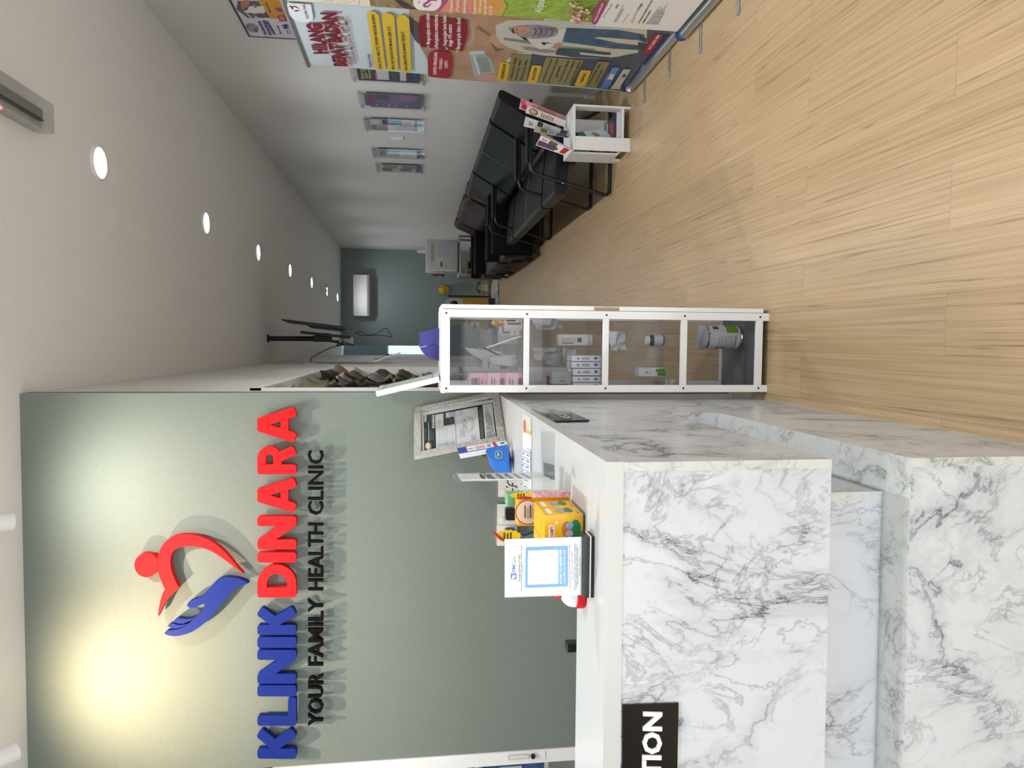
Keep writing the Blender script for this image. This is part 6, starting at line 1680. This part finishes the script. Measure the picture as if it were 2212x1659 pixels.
# red tablets
c.c = B2
c.poly([(436, 205), (1100, 268), (1104, 460), (1036, 702), (455, 642), (410, 400)], '#861a28')
for s, p0, p1, h in (('Mengurangkan selera makan', (578, 602), (570, 165), 52), ('Meningkatkan metabolisme', (690, 642), (688, 185), 52), ('Mengurangkan berat badan', (812, 626), (806, 195), 52), ('hingga 19% setahun', (888, 630), (884, 320), 52), ('Mengawal gula dalam darah', (1000, 670), (1008, 225), 52)):
    c.text(s, p0, p1, (p0[0] - h, p0[1]), '#f3e6e6', .02)
for x, y in ((565, 632), (685, 650), (825, 660), (975, 690)): c.poly([(x - 35, y + 12), (x - 5, y), (x - 45, y - 28), (x - 65, y - 36), (x, y - 8), (x + 8, y + 4), (x - 30, y + 20)], '#f3e6e6')
c.poly([(550, 1030), (552, 770), (580, 715), (640, 690), (780, 690), (850, 715), (886, 775), (868, 1030), (850, 1070), (820, 1082), (600, 1062), (565, 1055)], '#a01c2e')
c.text('SUNTIK MINGGUAN', (666, 1026), (684, 712), (622, 1028), '#f6e8ea', .03); c.text('MOUNJARO /', (746, 950), (756, 790), (704, 952), '#f6e8ea', .02); c.text('OZEMPIC', (826, 936), (830, 826), (782, 938), '#f6e8ea', .02)
# upper part
c.c = B1
c.poly([(105, -30), (440, -30), (470, 60), (500, 225), (480, 265), (430, 282), (350, 286), (270, 270), (205, 232), (165, 180)], '#eaf0f5')
c.text('KLINIK', (438, 228), (402, 112), (402, 232), '#23336e', .03); c.text('DINARA', (400, 104), (366, -20), (364, 108), '#8e2436', .03)
c.poly([(150, 62), (180, 48), (205, 62), (240, 52), (275, 70), (315, 100), (270, 85), (235, 68), (215, 80), (222, 110), (195, 100), (180, 72)], '#a02a3a'); c.poly([(318, 100), (290, 115), (262, 110), (240, 120), (215, 118), (250, 135), (290, 128)], '#2a3a7a')
for d, col in ((36, '#dfb0b3'), (22, '#c47a82'), (10, '#a5424f'), (0, '#701a2b')):
    c.text('HILANG', (692 + d, 728 + d * .15), (602 + d, 302 + d * .15), (515 + d, 730 + d * .15), col, .05)
for d, col in ((48, '#dfb0b3'), (30, '#c47a82'), (14, '#a5424f'), (0, '#701a2b')):
    c.text('BERAT BADAN', (962 + d, 906 + d * .1), (800 + d, 150 + d * .1), (800 + d, 902 + d * .1), col, .05)
c.text('DENGAN MUDAH & SELAMAT', (1106, 866), (970, 206), (1060, 868), '#8a2136', .01)
c.text('Adakah Anda...', (1326, 930), (1290, 720), (1282, 926), '#20242a', .02)
for q in ([(1250, 170), (1285, 132), (1365, 132), (1420, 182), (1524, 960), (1372, 950)], [(1460, 195), (1500, 156), (1585, 160), (1634, 195), (1698, 974), (1550, 965)], [(1668, 215), (1706, 180), (1795, 185), (1848, 240), (1880, 992), (1730, 982)]):
    c.poly(q, '#dfbf3c')
for s, p0, p1 in (('USAHA UNTUK HAMIL (TTC) TAPI BERAT MASIH BELUM IDEAL?', (1462, 942), (1357, 165)), ('BAKAL HAJI TAHUN INI TAPI BMI MASIH LEBIH 37.5?', (1642, 948), (1584, 342)), ('BAKAL BERKAHWIN DALAM MASA TERDEKAT?', (1822, 960), (1777, 412))):
    c.text(s, p0, p1, (p0[0] - 38, p0[1]), '#23231c', .03)
c.build('printed_fabric', r1)

# banner nearer the camera
r2 = rollup('roll-up banner with tulips, green grass and a white lower half nearest the camera', XBn, 2.97, 3.912, 2.16, 1.68, 1.772, (3.73, 3.28), mat('#173f86', .4), '')
pb2 = PX(XBn)
c = Print(pb2, B1, lift=.00012)
e0, e1 = pb2(667, 4), pb2(1459, 61)
yE = (e0.y + e1.y) / 2
c.ylim = (2.98, min(e0.y, e1.y))
zz = lambda p, conv: pb2(*conv(p)).z
c.prism([(XBn, e0.y, 2.15), (XBn, 2.98, 2.15), (XBn, 2.98, .08), (XBn, e1.y, .08)], (.0015, 0, 0), mat('#efeeee', .45))
# world-aligned bands down the fabric: (z top, z bottom)
def band(z1, z0, col, y1=None, y0=2.98):
    c.h += c.step
    ya = lambda z: e1.y + (e0.y - e1.y) * (z - e1.z) / (e0.z - e1.z)
    c.flat([(XBn - c.h, ya(z1) - .0005, z1), (XBn - c.h, y0, z1), (XBn - c.h, y0, z0), (XBn - c.h, ya(z0) - .0005, z0)], col if not isinstance(col, str) else mat(col, .5), c.pl.n)
zA = pb2(*B1((1305, 115))).z; zB = pb2(*B2((450, 205))).z; zC = pb2(*B2((1560, 290))).z; zD_ = pb2(*ZD((945, 190))).z
band(2.15, zA, '#ece6d4')
band(zA, zB, make_noise_mat('printed_hair_macro', '#6f6040', '#b59d76', 30, .5, (1, 1.5, 1), 5))
band(zB, zC, '#e2937c'); band(zC, zD_, make_noise_mat('printed_grass', '#86a83a', '#a9c45a', 25, .5))
c.c = B1
for k, pts in enumerate(([(580, 42), (700, 0)], [(735, 60), (760, 10), (800, 0)], [(820, 68), (880, 20), (960, 0)], [(900, 75), (1000, 30), (1090, 0)], [(1110, 105), (1140, 50), (1150, 0)], [(660, 30), (740, 0)])):
    for a_, b_ in zip(pts, pts[1:]): c.poly([a_, (a_[0] + 7, a_[1]), (b_[0] + 7, b_[1]), b_], '#7d766a')
for k in range(9): c.poly([(1640 + 12 * k, 0), (1650 + 12 * k, 0), (1780 + 22 * k, 110 + 8 * k), (1768 + 22 * k, 110 + 8 * k)], '#453d30')
c.c = B2
c.poly([(470, 205), (520, 60), (520, -30), (830, -30), (800, 40), (700, 222)], '#b5508a')
c.poly([(540 + 200 * math.cos(k * .2618), 20 + 142 * math.sin(k * .2618)) for k in range(24)], '#f4f1f2')
c.poly([(690, -20), (620, -25), (560, -20), (520, 20), (480, 40), (480, 80), (510, 98), (560, 92), (590, 60), (600, 35), (570, 50), (545, 75), (520, 72), (520, 55), (560, 35), (590, 5), (680, 5)], '#b5508a'); c.poly([(405, 45), (440, 20), (420, 20), (450, -10), (425, 10), (440, 12)], '#8a4a80')
c.poly([(1180, 262), (1180, -30), (1560, -30), (1612, 70), (1500, 285)], '#e0a052')
c.poly([(1500, 285), (1612, 70), (1560, -30), (1600, -30), (1660, 70), (1560, 290)], '#c3b84e')
for s, p0, p1, h in (('Dyspareunia', (892, 205), (902, -100), 48), ('- Painful', (978, 212), (990, -10), 44), ('Intercourse', (1078, 218), (1090, -80), 50), ('Dyspareunia', (1216, 228), (1226, -50), 42), ('- Sakit semasa', (1282, 235), (1306, -30), 40), ('hubungan seks', (1358, 242), (1372, -30), 44)):
    c.text(s, p0, p1, (p0[0] - h, p0[1]), '#fbf3ee', .015)
c.text('\u6027\u4ea4\u75bc\u75db', (1448, 248), (1452, 75), (1405, 250), '#fbf3ee', .01)
c.poly([(1128, 60), (1132, 60), (1134, 230), (1130, 230)], '#f3cfc0')
c.c = ZD
c.text('Alopexy', (572, 88), (598, -25), (512, 84), '#f6f8ee', .01, shear=.25)
# tulips
rnd = random.Random(11)
for k in range(70):
    x = rnd.uniform(760, 945); y = rnd.uniform(-10, 140)
    if x < 800 and rnd.random() < .4: continue
    c.poly([(x - 3, y), (x + 30, y - 2), (x + 30, y + 2)], '#4f6b30')
for k in range(46):
    x = rnd.uniform(755, 915); y = rnd.uniform(0, 138)
    r_ = rnd.uniform(5, 12)
    c.poly([(x + 1.4 * r_ * math.cos(a * .785), y + r_ * math.sin(a * .785)) for a in range(8)], rnd.choice(('#e8b8a8', '#d88a8e', '#efd9c4', '#c97a86')))
band(zD_, .08, '#e6e5e5')
c.c = B4
c.poly([(512, 205), (530, 235), (560, 238), (585, 215), (700, -20), (600, -20), (560, 60)], '#a83e78')
c.text('Please consult your', (560, 200), (655, -10), (540, 198), '#fbeef4', .03)
c.text('Sila hubungi pega', (655, 160), (755, 0), (638, 158), '#c25a8e', .02)
c.text('pharma', (984, 220), (1046, 85), (950, 218), '#d59a3a', .02); c.text('niaga', (1048, 80), (1100, -5), (1020, 78), '#32405e', .02)
c.text('PHARMANIAGA MARKETING SDN BHD', (1058, 226), (1215, -40), (1042, 224), '#2a2b30', .03); c.text('COMMERCIAL DIVISION', (1105, 230), (1198, 80), (1088, 228), '#2a2b30', .03)
def mini(q, rows, seed): 
    Q = [B4(p) for p in q]; k = c.c; c.c = IDN; c.qlines(Q, 0, 0, 1, 1, rows, '#77777c', .42, .35, 1, seed); c.c = k
mini([(762, 210), (880, 0), (920, 0), (802, 212)], 3, 1); mini([(865, 215), (980, 45), (992, 50), (878, 216)], 1, 2); mini([(1128, 232), (1310, 0), (1400, 0), (1275, 240)], 6, 3)
mini([(770, 50), (800, -5), (850, -5), (815, 55)], 1, 5)
c.build('printed_fabric', r2)

# ================================================================== frames on the right wall
W7 = zoom(740, 60, 4.877)
pwf = PX(XR - .022)
ART = [
 ('clear wall frame with a dark blue and yellow poster half hidden by the roll-up banner', (172, 552), (812, 574), 4.9, [(0, 0, 1, 1, '#2d3352'), (.1, .04, .9, .24, '#2d3352'), (.1, .3, .9, .5, '#d8d8da'), (.08, .28, .5, .31, '#c8604a'), (.1, .52, .9, .66, '#3b3e4a'), (.1, .68, .9, .78, '#d8d8da'), (.1, .8, .9, .88, '#2c3038'), (0, .9, 1, .95, '#1f3f8c')], [('Bantu anak', .12, .8, .09), ('Cegah TB', .12, .7, .15), ('Sekarang', .12, .75, .21)], '#d2cf6a'),
 ('clear wall frame with a violet and purple poster with four round badges', (250, 832), (825, 852), None, [(0, 0, 1, 1, '#5c588f'), (.25, .05, .95, .16, '#7f3a5c'), (.62, .2, .95, .42, '#3c3c44'), (.1, .45, .95, .6, '#7a5a94'), (.55, .62, .97, .92, '#9a6a9a'), (0, 0, .1, .08, '#e6e6ea')], [], None),
 ('clear wall frame with a grey poster of a white-clad hand and blue text blocks', (300, 1072), (800, 1082), None, [(0, 0, 1, 1, '#c9cacc'), (0, .02, .45, .98, '#8d9094'), (.5, .03, .95, .2, '#dfe0e2'), (.12, .12, .5, .5, '#c9a0a8'), (.1, .6, .5, .92, '#a8786a'), (.55, .26, .95, .66, '#4a5f92'), (.6, .7, .9, .84, '#c48a6a'), (0, .92, 1, .97, '#3a5aa0')], [], None),
 ('clear wall frame with a pale poster catching a bright reflection', (372, 1362), (815, 1380), None, [(0, 0, 1, 1, '#c6c9cf'), (.15, .06, .85, .2, '#8d93a0'), (.1, .25, .9, .5, '#b3bac2'), (.1, .52, .9, .92, '#d6e0e4'), (.0, .93, 1, 1, '#4a5a82')], [], None),
 ('clear wall frame with a blue and brown poster, farthest along the wall', (407, 1512), (805, 1522), None, [(0, 0, 1, 1, '#c9c9cb'), (.05, .04, .5, .3, '#7d6e66'), (.1, .1, .4, .2, '#4a5f92'), (.5, .08, .95, .45, '#a88e80'), (.1, .5, .5, .8, '#5a6fa2'), (.5, .55, .95, .9, '#9a7a6a'), (0, .92, 1, 1, '#3a5aa0')], [], None)]
for label, tl, bl, ynear, bands, words, wcol in ART:
    a_, b_ = pwf(*W7(tl)), pwf(*W7(bl))
    y1 = a_.y; y0 = y1 - .345 if ynear is None else y1 - .36
    z1, z0 = a_.z, b_.z
    t = thing('poster_frame', label, 'poster frame', (XR - .02, (y0 + y1) / 2, z0 - .04))
    X = XR - .022
    m = MB(); m.box(X - .004, X - .001, y0 - .025, y1 + .025, z0 - .055, z1 + .055, M_CLEAR); m.build('front_sheet', t)
    m = MB(); m.box(X + .0035, X + .0065, y0 - .025, y1 + .025, z0 - .055, z1 + .055, M_CLEAR); m.build('back_sheet', t)
    pr = MB(); pr.box(X + .0012, X + .0022, y0, y1, z0, z1, M_PAPER); h = 0
    for b in bands:
        h += .00015; pr.flat([(X + .0012 - h, y1 - (y1 - y0) * u, z1 - (z1 - z0) * v) for u, v in ((b[0], b[1]), (b[2], b[1]), (b[2], b[3]), (b[0], b[3]))], mat(b[4], .5), Vector((-1, 0, 0)))
    if 'badges' in label:
        for v in (.2, .42, .54, .74):
            h += .0001; pr.flat([(X + .0012 - h, y1 - .07 + .03 * math.cos(k * .4), z1 - (z1 - z0) * v + .016 * math.sin(k * .4)) for k in range(16)], mat('#5a2038', .5), Vector((-1, 0, 0)))
            h += .0001; pr.flat([(X + .0012 - h, y1 - .07 + .016 * math.cos(k * .4), z1 - (z1 - z0) * v + .008 * math.sin(k * .4)) for k in range(16)], mat('#e8e0e4', .5), Vector((-1, 0, 0)))
    PQ = Print(PX(X + .0012), start=h + .0002)
    for s, u0, u1, v in words:
        o = Vector((X + .0012 - h - .0002, y1 - (y1 - y0) * u0, z1 - (z1 - z0) * v)); PQ._text(o, Vector((0, -(y1 - y0) * (u1 - u0), 0)), Vector((0, 0, .022)), s, wcol, .02)
    if PQ.v:
        k0 = len(pr.v); pr.v += PQ.v
        for f, mi_ in zip(PQ.f, PQ.m): pr.f.append(tuple(i + k0 for i in f)); pr.m.append(pr.mi(PQ.mats[mi_]))
    pr.build('poster', t)
    for y in (y0 - .012, y1 + .012):
        for z in (z0 - .035, z1 + .035):
            m = MB(); m.cyl((XR, y, z), (X - .010, y, z), .0075, M_CHROME, n=14); m.build('standoff', t, smooth=40)
        m = MB(); m.box(X - .0065, X - .0042, y - .004, y + .004, z0 - .06, z1 + .05, M_CLEAR); m.build('edge_strip', t)
q0 = PX(XR - .01)(*W7((520, 1165))); q1 = PX(XR - .01)(*W7((630, 1140)))
t = thing('wall_switch', 'small white switch plate on the wall between the poster frames', 'switch', q0)
m = MB(); m.rbox(XR - .012, XR, q0.y - .04, q0.y + .045, q1.z - .01, q0.z + .01, M_WHITE, .003); m.build('plate', t)
m = MB(); m.rbox(XR - .016, XR - .011, q0.y - .012, q0.y + .015, (q0.z + q1.z) / 2 - .02, (q0.z + q1.z) / 2 + .02, M_PAPER, .002); m.build('rocker', t)

# framed poster high on the wall
B5 = zoom(500, 0, 12.289)
X = XR - .02
pp = PX(X)
tl = pp(*B5((455, 960))); 
y1, z1 = tl.y, tl.z
y0, z0 = y1 - .84, z1 - .60
t = thing('framed_poster', 'black-edged poster with an ochre panel high on the wall above the banners', 'framed poster', (X, (y0 + y1) / 2, z0))
m = MB()
for (ya, yb_, za, zb_) in ((y0, y1, z1 - .012, z1), (y0, y1, z0, z0 + .012), (y0, y0 + .012, z0 + .012, z1 - .012), (y1 - .006, y1, z0 + .012, z1 - .012)):
    m.box(X - .004, XR, ya, yb_, za, zb_, M_BLACK)
m.build('frame', t)
m = MB(); m.box(X, XR - .002, y0 + .01, y1 - .005, z0 + .01, z1 - .01, mat('#7a7a7c', .7)); m.build('backing', t)
c = Print(PX(X), B5, lift=.00015)
zb = lambda p: p
c.flat([(X - .0004, y1 - .006, z1 - .012), (X - .0004, y0 + .012, z1 - .012), (X - .0004, y0 + .012, z0 + .012), (X - .0004, y1 - .006, z0 + .012)], mat('#cfd0dc', .4), Vector((-1, 0, 0)))
c.h = .0006
c.poly([(135, 240), (165, 20), (700, 20), (1035, 470), (435, 475)], '#57505f')
c.poly([(700, 0), (1240, -60), (1440, 400), (1250, 490), (1050, 490)], '#cf9422')
c.poly([(260, 30), (350, 0), (480, 0), (470, 120), (340, 250), (255, 250)], '#c07a60'); c.poly([(370, 330), (430, 340), (560, 475), (500, 478)], '#c9b182'); c.poly([(590, 420), (650, 410), (730, 470), (640, 475)], '#c9b182'); c.poly([(560, 380), (880, 330), (990, 440), (720, 400)], '#7a4048')
c.poly([(300, 300), (420, 255), (470, 160), (560, 150), (700, 160), (840, 150), (900, 300), (860, 350), (720, 340), (600, 360), (520, 330), (420, 340)], '#dedfe0'); c.poly([(270, 160), (330, 210), (440, 220), (430, 235), (320, 225)], '#4a1f24'); c.poly([(345 + 55 * math.cos(k * .3142), 175 + 45 * math.sin(k * .3142)) for k in range(20)], '#a8705c'); c.poly([(580, 110), (640, 110), (690, 160), (640, 215), (600, 190)], '#b5705c')
c.poly([(1210, 400), (1420, 395), (1490, 560), (1280, 565)], '#b3322f'); c.text('Hubungi', (1348, 530), (1310, 430), (1290, 528), '#f0d6d2'); c.text('kami', (1412, 530), (1375, 430), (1352, 528), '#f0d6d2')
c.poly([(1150, 220), (1200, 190), (1300, 215), (1370, 280), (1300, 320), (1200, 275)], '#7d4b94')
c.text('Pharmaniaga', (1060, 320), (930, 66), (1010, 318), '#2b2a20', .02); c.text('Pharmaniaga', (1340, 895), (1230, 665), (1290, 893), '#2b2a2c', .02)
for s, p0, p1 in (('SAYA PILIH UNTUK', (945, 912), (765, 540)), ('LINDUNGI DIRI SAYA', (1075, 925), (880, 520)), ('DAN KELUARGA SAYA', (1182, 908), (965, 545))): c.text(s, p0, p1, (p0[0] - 72, p0[1]), '#2e315e', .05)
c.poly([(360, 700), (430, 620), (560, 620), (600, 660), (715, 690), (720, 770), (690, 850), (560, 850), (450, 800)], '#8d8e96'); c.poly([(380, 690), (440, 650), (490, 700), (420, 720)], '#9a3a40'); c.poly([(590, 720), (690, 760), (690, 840), (620, 820)], '#9a3036')
c.poly([(1320, 670), (1440, 630), (1530, 670), (1450, 700), (1540, 740), (1420, 750), (1370, 740), (1400, 690)], '#23285a'); c.poly([(1450, 790), (1470, 785), (1520, 890), (1500, 892)], '#5a5c66'); c.poly([(1530, 800), (1545, 798), (1590, 895), (1575, 897)], '#5a5c66')
c.build('printed_poster', t)
